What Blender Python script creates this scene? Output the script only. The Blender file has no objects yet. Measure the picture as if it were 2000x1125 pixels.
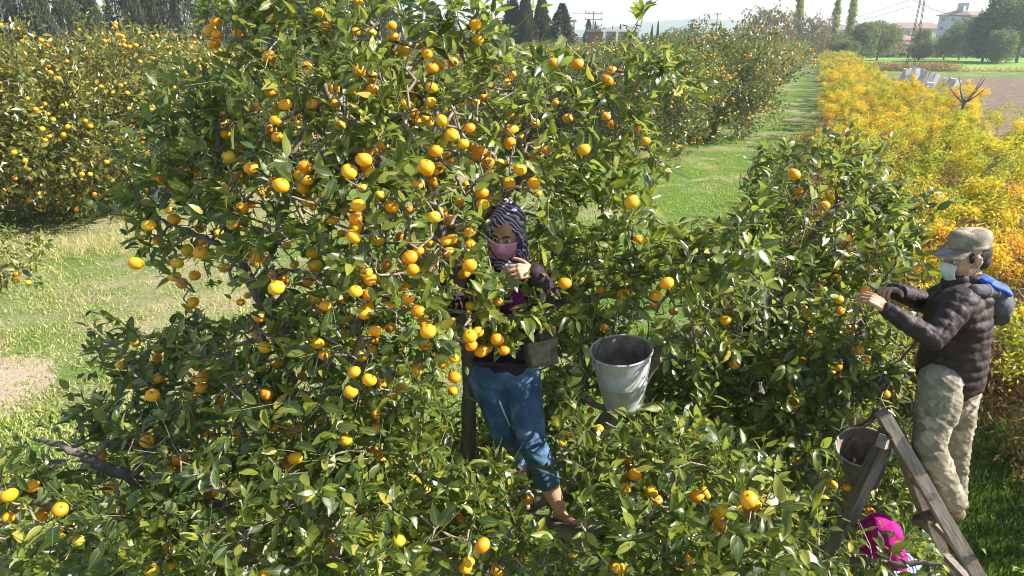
import bpy, bmesh, math, random
import numpy as np
from mathutils import Vector, Matrix, noise as mnoise
random.seed(7); rng = np.random.default_rng(11)
PI = math.pi
scene = bpy.context.scene
COL = scene.collection

# ------------------------------------------------------------------ camera, sky, sun, exposure
PITCH = math.radians(20.0); CAMZ = 4.0; F = 1351.0
cam_d = bpy.data.cameras.new('camera'); cam = bpy.data.objects.new('camera', cam_d); COL.objects.link(cam)
cam.location = (0, 0, CAMZ); cam.rotation_euler = (PI/2 - PITCH, 0, 0)
cam_d.sensor_width = 36; cam_d.lens = F/2000*36; cam_d.clip_end = 6000; cam_d.clip_start = 0.05
scene.camera = cam
SUN_EL = math.radians(38); SUN_AZ = math.radians(96)      # from +Y towards +X
world = bpy.data.worlds.new('World'); scene.world = world; world.use_nodes = True
wn = world.node_tree; bg = wn.nodes['Background']
sky = wn.nodes.new('ShaderNodeTexSky'); sky.sky_type = 'NISHITA'; sky.sun_disc = False
sky.sun_elevation = SUN_EL; sky.sun_rotation = SUN_AZ; sky.air_density = 1.0; sky.dust_density = 0.6
wn.links.new(sky.outputs[0], bg.inputs[0]); bg.inputs[1].default_value = 0.092
sd = bpy.data.lights.new('sun', 'SUN'); so = bpy.data.objects.new('sun', sd); COL.objects.link(so)
sd.energy = 5.0; sd.angle = math.radians(0.5); sd.color = (1.0, 0.95, 0.86)
sdir = Vector((math.sin(SUN_AZ)*math.cos(SUN_EL), math.cos(SUN_AZ)*math.cos(SUN_EL), math.sin(SUN_EL)))
so.rotation_euler = sdir.to_track_quat('Z', 'Y').to_euler(); so.location = (20, 5, 30)
vs = scene.view_settings; vs.view_transform = 'Standard'; vs.look = 'None'; vs.gamma = 1; vs.use_curve_mapping = False
vs.exposure = 1.25
scene.render.engine = 'CYCLES'
cy = scene.cycles; cy.use_denoising = True; cy.max_bounces = 8; cy.transmission_bounces = 4; cy.transparent_max_bounces = 6
cy.diffuse_bounces = 4; cy.glossy_bounces = 3; cy.volume_bounces = 1
cy.sample_clamp_indirect = 6; cy.pixel_filter_type = 'BLACKMAN_HARRIS'; cy.filter_width = 1.0

FWD = np.array([0, math.cos(PITCH), -math.sin(PITCH)]); UP = np.array([0, math.sin(PITCH), math.cos(PITCH)]); RT = np.array([1.0, 0, 0])
def at(px, py, Y):
    d = RT*(px-1000)/F - UP*(py-562.5)/F + FWD
    d = d*(Y/d[1]); return np.array([d[0], d[1], CAMZ + d[2]])
def atz(px, py, zc):
    d = (RT*(px-1000)/F - UP*(py-562.5)/F + FWD)*zc
    return np.array([d[0], d[1], CAMZ + d[2]])
def V(px, py, Y): return Vector(at(px, py, Y))
def ground_at(px, py):
    d = RT*(px-1000)/F - UP*(py-562.5)/F + FWD
    return d[0]*(-CAMZ/d[2]), d[1]*(-CAMZ/d[2])
def proj(P):
    Q = np.asarray(P) - np.array([0, 0, CAMZ]); z = Q@FWD
    zz = np.where(z < 0.05, 0.05, z)
    return 1000 + F*(Q@RT)/zz, 562.5 - F*(Q@UP)/zz, z

# ------------------------------------------------------------------ objects
def tag(o, label=None, cat=None, group=None, kind=None):
    if label: o['label'] = label
    if cat: o['category'] = cat
    if group: o['group'] = group
    if kind: o['kind'] = kind
    return o
def empty(name, loc, label=None, cat=None, group=None, rz=0.0):
    o = bpy.data.objects.new(name, None); COL.objects.link(o); o.location = loc; o.rotation_euler = (0, 0, rz)
    o.empty_display_size = 0.2
    return tag(o, label, cat, group)
def link(name, me, parent=None, world_coords=True, kind=None, label=None):
    o = bpy.data.objects.new(name, me); COL.objects.link(o)
    if parent is not None:
        o.parent = parent
        if world_coords:
            p = parent; L = Vector((0, 0, 0))
            while p is not None: L = L + Vector(p.location); p = p.parent
            o.matrix_parent_inverse = Matrix.Translation(-L)
    if kind: o['kind'] = kind
    if label: o['label'] = label
    return o
def child_at(name, me, parent, M, kind=None):      # M = world matrix, parent untransformed but for location
    o = bpy.data.objects.new(name, me); COL.objects.link(o); o.parent = parent
    o.matrix_parent_inverse = Matrix.Translation(-Vector(parent.location)); o.matrix_basis = M
    if kind: o['kind'] = kind
    return o
def copy_tree(o, parent=None):
    c = o.copy(); COL.objects.link(c)
    if parent is not None: c.parent = parent
    for ch in list(o.children): copy_tree(ch, c)
    return c
def mesh_np(name, Vt, tris, mats, smooth=True, attrs=None, mi=None):
    me = bpy.data.meshes.new(name); Vt = np.ascontiguousarray(Vt, dtype=np.float32); T = np.ascontiguousarray(tris, dtype=np.int32)
    n = len(T); me.vertices.add(len(Vt)); me.vertices.foreach_set('co', Vt.ravel())
    me.loops.add(3*n); me.polygons.add(n)
    me.loops.foreach_set('vertex_index', T.ravel())
    me.polygons.foreach_set('loop_start', np.arange(0, 3*n, 3, dtype=np.int32))
    me.update(calc_edges=True)
    me.polygons.foreach_set('use_smooth', np.full(n, smooth, dtype=bool))
    if mi is not None: me.polygons.foreach_set('material_index', np.asarray(mi, dtype=np.int32))
    for k, a in (attrs or {}).items():
        at_ = me.attributes.new(k, 'FLOAT', 'POINT'); at_.data.foreach_set('value', np.asarray(a, dtype=np.float32))
    for m in (mats if isinstance(mats, (list, tuple)) else [mats]): me.materials.append(m)
    me.update(); return me
class MB:
    """collects simple solids into one mesh"""
    def __init__(s): s.v = []; s.f = []; s.m = []; s.n = 0
    def add(s, vs_, fs, m=0):
        s.v += [tuple(v) for v in vs_]; s.f += [tuple(i+s.n for i in f) for f in fs]; s.m += [m]*len(fs); s.n += len(vs_)
        return s
    def box(s, c, size, R=None, m=0, jit=0):
        c = Vector(c); vs_ = []
        for x in (-.5, .5):
            for y in (-.5, .5):
                for z in (-.5, .5):
                    v = Vector((x*size[0], y*size[1], z*size[2]))
                    if jit: v += Vector((random.uniform(-jit, jit), random.uniform(-jit, jit), random.uniform(-jit, jit)))
                    if R is not None: v = R@v
                    vs_.append(c+v)
        return s.add(vs_, [(0,1,3,2),(4,6,7,5),(0,4,5,1),(2,3,7,6),(0,2,6,4),(1,5,7,3)], m)
    def beam(s, a, b, w, t, upv=(0, 0, 1), m=0, segs=1, jit=0, taper=1.0):
        a = Vector(a); b = Vector(b); d = (b-a).normalized(); u = Vector(upv); u = (u-d*u.dot(d)).normalized(); r = d.cross(u)
        vs_ = []; fs = []
        for i in range(segs+1):
            k = i/segs; p = a.lerp(b, k); sc = 1+(taper-1)*k
            p = p + (r*random.uniform(-jit, jit) + u*random.uniform(-jit, jit))
            for (x, y) in ((-1,-1),(1,-1),(1,1),(-1,1)):
                vs_.append(p + r*x*w/2*sc*(1+random.uniform(-jit, jit)*8) + u*y*t/2*sc)
            if i:
                q = 4*(i-1)
                for j in range(4): fs.append((q+j, q+(j+1)%4, q+4+(j+1)%4, q+4+j))
        fs.append((3,2,1,0)); q = 4*segs; fs.append((q,q+1,q+2,q+3))
        return s.add(vs_, fs, m)
    def tube(s, pts, rad, n=8, m=0, cap=True, rough=0.0):
        pts = [Vector(p) for p in pts]; rad = rad if isinstance(rad, (list, tuple)) else [rad]*len(pts)
        vs_ = []; fs = []; prev = None
        for i, p in enumerate(pts):
            d = (pts[min(i+1, len(pts)-1)]-pts[max(i-1, 0)])
            d = d.normalized() if d.length > 1e-9 else Vector((0, 0, 1))
            u = prev if prev is not None else (Vector((0, 0, 1)) if abs(d.z) < .9 else Vector((1, 0, 0)))
            u = (u-d*u.dot(d)).normalized(); prev = u; r = d.cross(u)
            for j in range(n):
                a = 2*PI*j/n; k = rad[i]*(1+random.uniform(-rough, rough))
                vs_.append(p+u*math.cos(a)*k+r*math.sin(a)*k)
            if i:
                q = n*(i-1)
                for j in range(n): fs.append((q+j, q+(j+1)%n, q+n+(j+1)%n, q+n+j))
        if cap: fs.append(tuple(range(n-1, -1, -1))); q = n*(len(pts)-1); fs.append(tuple(range(q, q+n)))
        return s.add(vs_, fs, m)
    def lathe(s, prof, c=(0,0,0), R=None, n=28, m=0, a0=0, a1=2*PI):
        vs_ = []; fs = []; c = Vector(c); full = abs(a1-a0-2*PI) < 1e-6; nn = n if full else n+1
        for (r, z) in prof:
            for j in range(nn):
                a = a0+(a1-a0)*j/n; v = Vector((r*math.cos(a), r*math.sin(a), z))
                if R is not None: v = R@v
                vs_.append(c+v)
        for i in range(len(prof)-1):
            for j in range(n):
                k = (j+1) % nn if full else j+1
                fs.append((nn*i+j, nn*i+k, nn*(i+1)+k, nn*(i+1)+j))
        return s.add(vs_, fs, m)
    def build(s, name, mats, parent=None, smooth=True, world=True, **kw):
        me = bpy.data.meshes.new(name); me.from_pydata(s.v, [], s.f)
        for m in (mats if isinstance(mats, (list, tuple)) else [mats]): me.materials.append(m)
        me.polygons.foreach_set('material_index', np.array(s.m, dtype=np.int32))
        me.polygons.foreach_set('use_smooth', np.full(len(s.f), smooth, dtype=bool)); me.update()
        return link(name, me, parent, world, **kw)

# ------------------------------------------------------------------ materials
class NT:
    def __init__(s, name):
        s.m = bpy.data.materials.new(name); s.m.use_nodes = True; s.t = s.m.node_tree; s.b = s.t.nodes['Principled BSDF']; s.o = s.t.nodes['Material Output']
    def n(s, typ, **kw):
        nd = s.t.nodes.new('ShaderNode'+typ)
        for k, v in kw.items():
            if k.startswith('i_'):
                key = k[2:]; key = int(key) if key.isdigit() else key.replace('_', ' ')
                nd.inputs[key].default_value = v
            else: setattr(nd, k, v)
        return nd
    def l(s, a, b): s.t.links.new(a, b)
    def noise(s, scale, detail=4, rough=.55, vec=None, coord='Object'):
        if vec is None: vec = s.n('TexCoord').outputs[coord]
        nd = s.n('TexNoise'); nd.inputs['Scale'].default_value = scale; nd.inputs['Detail'].default_value = detail; nd.inputs['Roughness'].default_value = rough
        s.l(vec, nd.inputs['Vector']); return nd.outputs['Fac']
    def ramp(s, fac, stops, interp='LINEAR'):
        r = s.n('ValToRGB'); r.color_ramp.interpolation = interp; e = r.color_ramp.elements
        while len(e) > 1: e.remove(e[0])
        e[0].position = stops[0][0]; e[0].color = (*stops[0][1], 1)
        for p, c in stops[1:]:
            q = e.new(p); q.color = (*c, 1)
        s.l(fac, r.inputs[0]); return r.outputs[0]
    def mix(s, fac, a, b, mode='MIX'):
        m = s.n('Mix', data_type='RGBA', blend_type=mode)
        for sock, v in ((m.inputs[0], fac), (m.inputs[6], a), (m.inputs[7], b)):
            if isinstance(v, (int, float)): sock.default_value = v
            elif isinstance(v, tuple): sock.default_value = (*v, 1) if len(v) == 3 else v
            else: s.l(v, sock)
        return m.outputs[2]
    def math(s, op, a, b=None, clamp=False):
        m = s.n('Math', operation=op, use_clamp=clamp)
        for i, v in enumerate((a, b)):
            if v is None: continue
            if isinstance(v, (int, float)): m.inputs[i].default_value = v
            else: s.l(v, m.inputs[i])
        return m.outputs[0]
    def set(s, color=None, rough=None, spec=None, metal=None, **kw):
        for k, v in (('Base Color', color), ('Roughness', rough), ('Specular IOR Level', spec), ('Metallic', metal)):
            if v is None: continue
            if isinstance(v, tuple): s.b.inputs[k].default_value = (*v, 1)
            elif isinstance(v, (int, float)): s.b.inputs[k].default_value = v
            else: s.l(v, s.b.inputs[k])
        return s
    def bump(s, h, strength=.3, dist=.01):
        b = s.n('Bump'); b.inputs['Strength'].default_value = strength; b.inputs['Distance'].default_value = dist
        s.l(h, b.inputs['Height']); s.l(b.outputs[0], s.b.inputs['Normal']); return s
def simple(name, c1, c2, scale=8, rough=.8, spec=.3, bump=.2, bdist=.01, metal=0, detail=5, lo=.3, hi=.7):
    t = NT(name); f = t.noise(scale, detail); t.set(t.ramp(f, [(lo, c1), (hi, c2)]), rough, spec, metal)
    if bump: t.bump(t.noise(scale*4, 4), bump, bdist)
    return t.m
def leaf_mat(name, stops, under, trans, tfac=.35, rough=.38, spec=.5, vein=True, shift=7.0):
    t = NT(name); a = t.n('Attribute', attribute_name='rnd').outputs['Fac']; oi = t.n('ObjectInfo').outputs['Random']
    r = t.math('FRACT', t.math('ADD', a, t.math('MULTIPLY', oi, shift))) if shift > 1 else t.math('ADD', a, t.math('MULTIPLY', t.math('SUBTRACT', oi, .5), shift), True)
    col = t.ramp(r, stops)
    pat = t.noise(22, 3); col = t.mix(t.math('MULTIPLY', pat, .5), col, t.mix(1.0, col, (1.25, 1.15, .8), 'MULTIPLY'))
    if vein:
        lc = t.n('Attribute', attribute_name='lc').outputs['Fac']
        v = t.math('SUBTRACT', 1.0, t.math('MULTIPLY', t.math('ABSOLUTE', lc), 9.0), clamp=True)
        col = t.mix(t.math('MULTIPLY', v, .55), col, (.26, .33, .10))
    bf = t.n('NewGeometry').outputs['Backfacing']
    col = t.mix(bf, col, t.mix(.75, col, under))
    rg = t.math('ADD', t.math('MULTIPLY', bf, .22), rough)
    t.set(col, rg, spec)
    if vein: t.bump(t.noise(60, 2), .25, .003)
    tr = t.n('BsdfTranslucent'); t.l(t.mix(.5, trans, t.mix(1.0, col, (2.5, 2.5, 1.2), 'MULTIPLY')), tr.inputs[0])
    mx = t.n('MixShader'); mx.inputs[0].default_value = tfac; t.l(t.b.outputs[0], mx.inputs[1]); t.l(tr.outputs[0], mx.inputs[2]); t.l(mx.outputs[0], t.o.inputs[0])
    return t.m
M = {}
M['leaf'] = leaf_mat('tangerine_leaf', [(0, (.022, .044, .010)), (.30, (.042, .070, .013)), (.55, (.082, .112, .018)), (.80, (.15, .178, .028)), (.95, (.27, .275, .05)), (1, (.40, .31, .06))],
                     (.19, .24, .10), (.46, .52, .05), .31, .31, .6)
M['leaf_far'] = leaf_mat('orchard_leaf', [(0, (.018, .036, .008)), (.5, (.036, .062, .012)), (.85, (.09, .125, .024)), (1, (.30, .28, .08))], (.20, .22, .09), (.46, .46, .06), .22, .34, .6, False)
M['leaf_far_b'] = leaf_mat('orchard_leaf_dry', [(0, (.030, .048, .011)), (.5, (.070, .090, .017)), (.85, (.19, .20, .04)), (1, (.42, .33, .10))], (.23, .22, .09), (.52, .46, .07), .24, .34, .6, False)
M['leaf_yellow'] = leaf_mat('autumn_leaf', [(0, (.06, .10, .015)), (.28, (.19, .22, .02)), (.50, (.48, .39, .02)), (.78, (.66, .42, .02)), (1, (.50, .22, .03))], (.5, .42, .06), (.85, .62, .04), .36, .5, .35, False, .55)
M['leaf_yellow_green'] = leaf_mat('turning_leaf', [(0, (.07, .12, .015)), (.4, (.16, .21, .02)), (.7, (.42, .37, .02)), (1, (.70, .46, .03))], (.45, .42, .07), (.75, .70, .05), .34, .5, .35, False, .5)
M['conifer'] = leaf_mat('conifer_needles', [(0, (.03, .042, .026)), (.6, (.085, .095, .055)), (1, (.22, .20, .13))], (.08, .10, .05), (.16, .19, .07), .15, .6, .3, False)
M['broadleaf'] = leaf_mat('broadleaf', [(0, (.06, .085, .03)), (.6, (.11, .14, .045)), (1, (.20, .20, .07))], (.15, .18, .08), (.3, .36, .09), .25, .55, .3, False)
M['poplar'] = leaf_mat('poplar_leaf', [(0, (.16, .19, .06)), (.6, (.33, .34, .12)), (1, (.50, .46, .20))], (.3, .33, .14), (.5, .52, .12), .3, .5, .3, False)
M['brownleaf'] = leaf_mat('brown_leaf', [(0, (.13, .09, .06)), (.6, (.20, .15, .10)), (1, (.30, .24, .15))], (.22, .18, .12), (.3, .24, .12), .2, .6, .25, False)
M['weed_red'] = leaf_mat('dry_weed', [(0, (.16, .085, .05)), (.5, (.26, .15, .085)), (.85, (.36, .24, .12)), (1, (.22, .24, .06))], (.3, .2, .12), (.45, .28, .12), .25, .7, .2, False)
M['grass_blade'] = leaf_mat('grass_blade', [(0, (.08, .15, .022)), (.4, (.15, .25, .035)), (.7, (.27, .36, .07)), (.88, (.42, .40, .16)), (1, (.55, .48, .25))], (.25, .34, .08), (.45, .60, .08), .35, .6, .25, False)
M['grass_dry'] = leaf_mat('dry_grass_blade', [(0, (.22, .27, .07)), (.4, (.40, .38, .17)), (.8, (.56, .49, .28)), (1, (.62, .55, .36))], (.45, .4, .2), (.6, .55, .25), .3, .7, .2, False)
M['grass_shade_toned'] = leaf_mat('shade_toned_grass_blade', [(0, (.035, .075, .02)), (.5, (.06, .12, .028)), (.85, (.12, .17, .04)), (1, (.30, .26, .12))], (.15, .25, .06), (.25, .42, .06), .3, .6, .25, False)  # darkened grass colour, shade right of the ladder painted into the blades
def bark(name, c1, c2, sc=30):
    t = NT(name); tc = t.n('TexCoord').outputs['Object']; mp = t.n('Mapping'); mp.inputs['Scale'].default_value = (1, 1, .35); t.l(tc, mp.inputs[0])
    f = t.noise(sc, 7, .65, mp.outputs[0]); f2 = t.noise(5, 3)
    t.set(t.mix(t.math('MULTIPLY', f2, .6), t.ramp(f, [(.32, c1), (.68, c2)]), (.20, .19, .15)), .9, .2).bump(f, .7, .012); return t.m
M['bark'] = bark('tangerine_bark', (.055, .042, .040), (.22, .18, .165))
M['twig'] = simple('twig_bark', (.12, .095, .075), (.40, .34, .26), 30, .85, .2, .2)
M['twig_green'] = simple('green_shoot', (.10, .12, .04), (.19, .20, .08), 30, .6, .3, 0)
def fruit_mat(name, a, b, c):
    t = NT(name); oi = t.n('ObjectInfo').outputs['Random']; at_ = t.n('Attribute', attribute_name='rnd').outputs['Fac']
    r = t.math('FRACT', t.math('ADD', oi, at_)); col = t.ramp(r, [(0, (a[0], a[1]*.78, a[2])), (.3, a), (.75, b), (.93, c), (1, (.33, .36, .03))])
    g = t.noise(9, 2); col = t.mix(t.math('MULTIPLY', t.math('SUBTRACT', g, .48, True), 1.3, True), col, (.62, .42, .03))
    t.set(col, .36, .5); t.b.inputs['Subsurface Weight'].default_value = .12; t.b.inputs['Subsurface Radius'].default_value = (.02, .008, .002); t.b.inputs['Subsurface Scale'].default_value = .3
    v = t.n('TexVoronoi'); v.inputs['Scale'].default_value = 420; t.l(t.n('TexCoord').outputs['Object'], v.inputs['Vector']); t.bump(v.outputs['Distance'], .22, .0008)
    return t.m
M['fruit'] = fruit_mat('tangerine_peel', (.93, .35, .007), (.93, .42, .009), (.88, .52, .02))
M['calyx'] = simple('calyx_green', (.10, .16, .03), (.18, .22, .06), 60, .7, .2, 0)

# ------------------------------------------------------------------ leaf clouds
_rows = [0, .10, .32, .58, .82, 1.0]; _w = [0, .52, .98, .92, .48, 0]
def leaf_template():
    P = [(0, 0, 0)]; LC = [0]
    for s_, w_ in zip(_rows[1:-1], _w[1:-1]):
        for c in (-1, 0, 1): P.append((c*w_*.5, s_, abs(c)*w_*.5)); LC.append(c)
    P.append((0, 1, 0)); LC.append(0)
    T = [(0, 2, 1), (0, 3, 2)]
    for r in range(3):
        q = 1+3*r
        for c in (0, 1): T += [(q+c, q+c+1, q+3+c+1), (q+c, q+4+c, q+3+c)]
    T += [(10, 11, 13), (11, 12, 13)]
    return np.array(P), np.array(T), np.array(LC, float)
LP, LT, LLC = leaf_template()
def frames(D, N):
    D = D/np.linalg.norm(D, axis=1, keepdims=True); N = N - D*np.sum(N*D, axis=1, keepdims=True)
    nn = np.linalg.norm(N, axis=1, keepdims=True); N = np.where(nn < 1e-4, np.array([[.3, .5, .8]]), N/np.maximum(nn, 1e-4))
    S = np.cross(D, N); return S, D, N
def big_leaves(P, D, N, L, W, curl, fold):
    S, D, N = frames(D, N); n = len(P); x = LP[:, 0]; s_ = LP[:, 1]; z0 = LP[:, 2]
    wav = rng.normal(0, .05, (n, len(LP)))*(LLC != 0)
    zz = fold[:, None]*z0[None]*W[:, None] - curl[:, None]*(s_**2)[None]*L[:, None] + wav*W[:, None]
    side = rng.normal(0, .06, n)[:, None]*(s_**2)[None]*L[:, None]
    v = P[:, None, :] + S[:, None, :]*(x[None]*W[:, None]+side)[:, :, None] + D[:, None, :]*(s_[None]*L[:, None])[:, :, None] + N[:, None, :]*zz[:, :, None]
    T = LT[None]+(np.arange(n)*len(LP))[:, None, None]
    return v.reshape(-1, 3), T.reshape(-1, 3), np.repeat(rng.random(n), len(LP)), np.tile(LLC, n)
def small_leaves(P, D, N, L, W, fold=.25):
    """4 vertices, 2 triangles folded along the rib"""
    S, D, N = frames(D, N); n = len(P)
    a = P; b = P + D*L[:, None]; m = P + D*(L*.45)[:, None]
    l = m - S*(W*.5)[:, None] + N*(W*fold)[:, None]; r = m + S*(W*.5)[:, None] + N*(W*fold)[:, None]
    v = np.stack([a, r, b, l], 1).reshape(-1, 3); q = np.arange(n)*4
    T = np.stack([np.stack([q, q+1, q+2], 1), np.stack([q, q+2, q+3], 1)], 1).reshape(-1, 3)
    return v, T
def unit(n, up=0.0):
    d = rng.normal(size=(n, 3)); d[:, 2] += up; return d/np.linalg.norm(d, axis=1, keepdims=True)
def seg_mesh(A, B, RA, RB, n=5):
    D = B-A; ln = np.linalg.norm(D, axis=1, keepdims=True); ln[ln < 1e-6] = 1e-6; D = D/ln
    H = np.where(np.abs(D[:, 2:3]) < .9, np.array([[0, 0, 1.]]), np.array([[1., 0, 0]])); U = np.cross(D, H); U /= np.linalg.norm(U, axis=1, keepdims=True); W_ = np.cross(D, U)
    ang = 2*PI*np.arange(n)/n; ring = U[:, None]*np.cos(ang)[None, :, None] + W_[:, None]*np.sin(ang)[None, :, None]
    v = np.concatenate([A[:, None]+ring*RA[:, None, None], B[:, None]+ring*RB[:, None, None]], 1)
    j = np.arange(n); k = (j+1) % n; t = np.concatenate([np.stack([j, k, n+k], 1), np.stack([j, n+k, n+j], 1)])
    T = t[None]+(np.arange(len(A))*2*n)[:, None, None]
    return v.reshape(-1, 3), T.reshape(-1, 3)
def cat_meshes(parts):
    vs_, ts, off = [], [], 0
    for v, t in parts: vs_.append(v); ts.append(t+off); off += len(v)
    return np.concatenate(vs_), np.concatenate(ts)

def make_fruit_mesh(nu=14, nv=9, calyx=True, seed=0):
    rr = random.Random(seed); vs_ = []; fs = []; mi = []
    for i in range(1, nv):
        th = PI*i/nv
        for j in range(nu):
            ph = 2*PI*j/nu; r = 1+.025*math.sin(5*ph+seed)*math.sin(th)+rr.uniform(-.008, .008); z = .84*math.cos(th)
            if th < .7: z -= .10*(1-th/.7)
            vs_.append((r*math.sin(th)*math.cos(ph), r*math.sin(th)*math.sin(ph), z))
    top = len(vs_); vs_.append((0, 0, .74)); bot = len(vs_); vs_.append((0, 0, -.80))
    for j in range(nu):
        k = (j+1) % nu; fs.append((top, j, k)); q = (nv-2)*nu; fs.append((bot, q+k, q+j))
        for i in range(nv-2): a = i*nu; fs += [(a+j, a+nu+j, a+nu+k), (a+j, a+nu+k, a+k)]
    mi = [0]*len(fs)
    if calyx:
        c = len(vs_); vs_.append((0, 0, .86))
        for j in range(10):
            a = 2*PI*j/10; r = .20 if j % 2 else .10; vs_.append((r*math.cos(a), r*math.sin(a), .79 if j % 2 else .82))
        for j in range(10): fs.append((c, c+1+j, c+1+(j+1) % 10)); mi.append(1)
        s0 = len(vs_)
        for z, r in ((.80, .055), (1.15, .04)):
            for j in range(5): vs_.append((r*math.cos(2*PI*j/5)+(.05 if z > 1 else 0), r*math.sin(2*PI*j/5), z))
        for j in range(5):
            k = (j+1) % 5; fs += [(s0+j, s0+k, s0+5+k), (s0+j, s0+5+k, s0+5+j)]; mi += [1, 1]
    return np.array(vs_), np.array(fs), mi
FR = []
for s_ in range(4):
    v, f, mi = make_fruit_mesh(16, 10, True, s_); FR.append(mesh_np('tangerine', v, f, [M['fruit'], M['calyx']], True, None, mi))
_fs_v, _fs_t, _ = make_fruit_mesh(7, 5, False, 1)
def fruit_cloud(P, R):
    n = len(P); v = P[:, None]+_fs_v[None]*R[:, None, None]; T = _fs_t[None]+(np.arange(n)*len(_fs_v))[:, None, None]
    return v.reshape(-1, 3), T.reshape(-1, 3), np.repeat(rng.random(n), len(_fs_v))

LEAFM = []
for s_ in range(6):
    v, t, r, lc = big_leaves(np.zeros((1, 3)), np.array([[0, 1., 0]]), np.array([[0, 0, 1.]]), np.ones(1), np.ones(1)*.44, np.array([(.06, .16, .26, .02, .34, .12)[s_]]), np.array([(.3, .15, .4, .5, .25, .05)[s_]]))
    LEAFM.append(mesh_np('leaf', v, t, M['leaf'], True, {'rnd': r*0, 'lc': lc}))

# what the leaves must leave in view: (px, py, radius px, depth limit, share kept)
CLEAR = []
def clear(pts, zc, keep=0.0):
    for a in pts: CLEAR.append((a[0], a[1], a[2], zc, keep))
def chain(a, b, r0, r1, n=6):
    return [(a[0]+(b[0]-a[0])*i/(n-1), a[1]+(b[1]-a[1])*i/(n-1), r0+(r1-r0)*i/(n-1)) for i in range(n)]
clear([(982, 470, 40), (990, 440, 36), (1010, 430, 28), (1025, 470, 28), (985, 495, 30)], 3.6)
clear([(1028, 524, 22), (1050, 515, 20)], 3.6, .1)
clear([(1005, 592, 20)], 3.7, .15); clear([(1000, 670, 24)], 3.7, .7); clear([(1055, 690, 34), (1010, 720, 26)], 3.7, .10)
clear(chain((955, 750), (990, 840), 42, 30)+chain((1000, 750), (1040, 860), 46, 36)+chain((1040, 860), (1066, 930), 36, 30)+chain((1066, 930), (1095, 1000), 26, 20)+[(1110, 1020, 18)], 3.9, .02)
clear([(1180, 760, 30), (1190, 790, 30)]+chain((1235, 690), (1215, 790), 38, 28)+[(1215, 670, 50), (1200, 740, 44)], 3.9, .05)
clear([(1255, 600, 20), (1175, 700, 34)], 3.9, .35)
clear(chain((914, 700), (914, 870), 16, 18), 3.9, .06)
clear(chain((1290, 690), (1350, 650), 18, 18), 3.9, .4)
clear(chain((80, 862), (260, 935), 16, 20), 3.9, .05)
clear([(1885, 490, 72), (1860, 570, 75), (1900, 600, 70), (1860, 670, 95), (1850, 740, 85), (1790, 590, 38), (1750, 600, 30), (1715, 580, 34), (1692, 568, 26)], 4.0)
clear([(1780, 640, 26), (1765, 680, 20)], 4.0, .35)
clear(chain((1835, 760), (1830, 900), 66, 60)+chain((1840, 900), (1860, 1010), 50, 45)+[(1800, 840, 45)], 4.4)
clear(chain((1740, 835), (1620, 1060), 26, 18, 10)+chain((1745, 850), (1905, 1115), 30, 30, 12)+chain((1755, 900), (1800, 1010), 26, 22)+[(1740, 850, 26)], 4.2, .03)
clear([(1690, 870, 52), (1690, 920, 52), (1665, 950, 30)], 4.4, .03)
clear([(1712, 1030, 30), (1735, 1055, 22), (1775, 1105, 30)], 4.6, .35)
# stretches of view with no foliage of the near trees at all
clear([(1390, 330, 52), (1330, 390, 35), (1400, 380, 40), (1440, 300, 26), (1150, 420, 14)], 9, .04)
clear([(300, 600, 40), (420, 590, 22), (240, 560, 50), (460, 600, 16)], 9, .03)
clear([(1340, 240, 45), (1430, 240, 50), (1560, 200, 60), (1150, 30, 60), (1060, 60, 24), (1280, 60, 25)], 9, .0)
CLR = np.array(CLEAR)
def cleared(P, pad=12, soft=True):
    x, y, z = proj(P); kill = np.zeros(len(P), bool)
    u = rng.random(len(P))
    for cx, cy_, r, zl, kp in CLR:
        m = ((x-cx)**2+(y-cy_)**2 < (r+pad)**2) & (z < zl) & (u >= kp); kill |= m
    return kill

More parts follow.
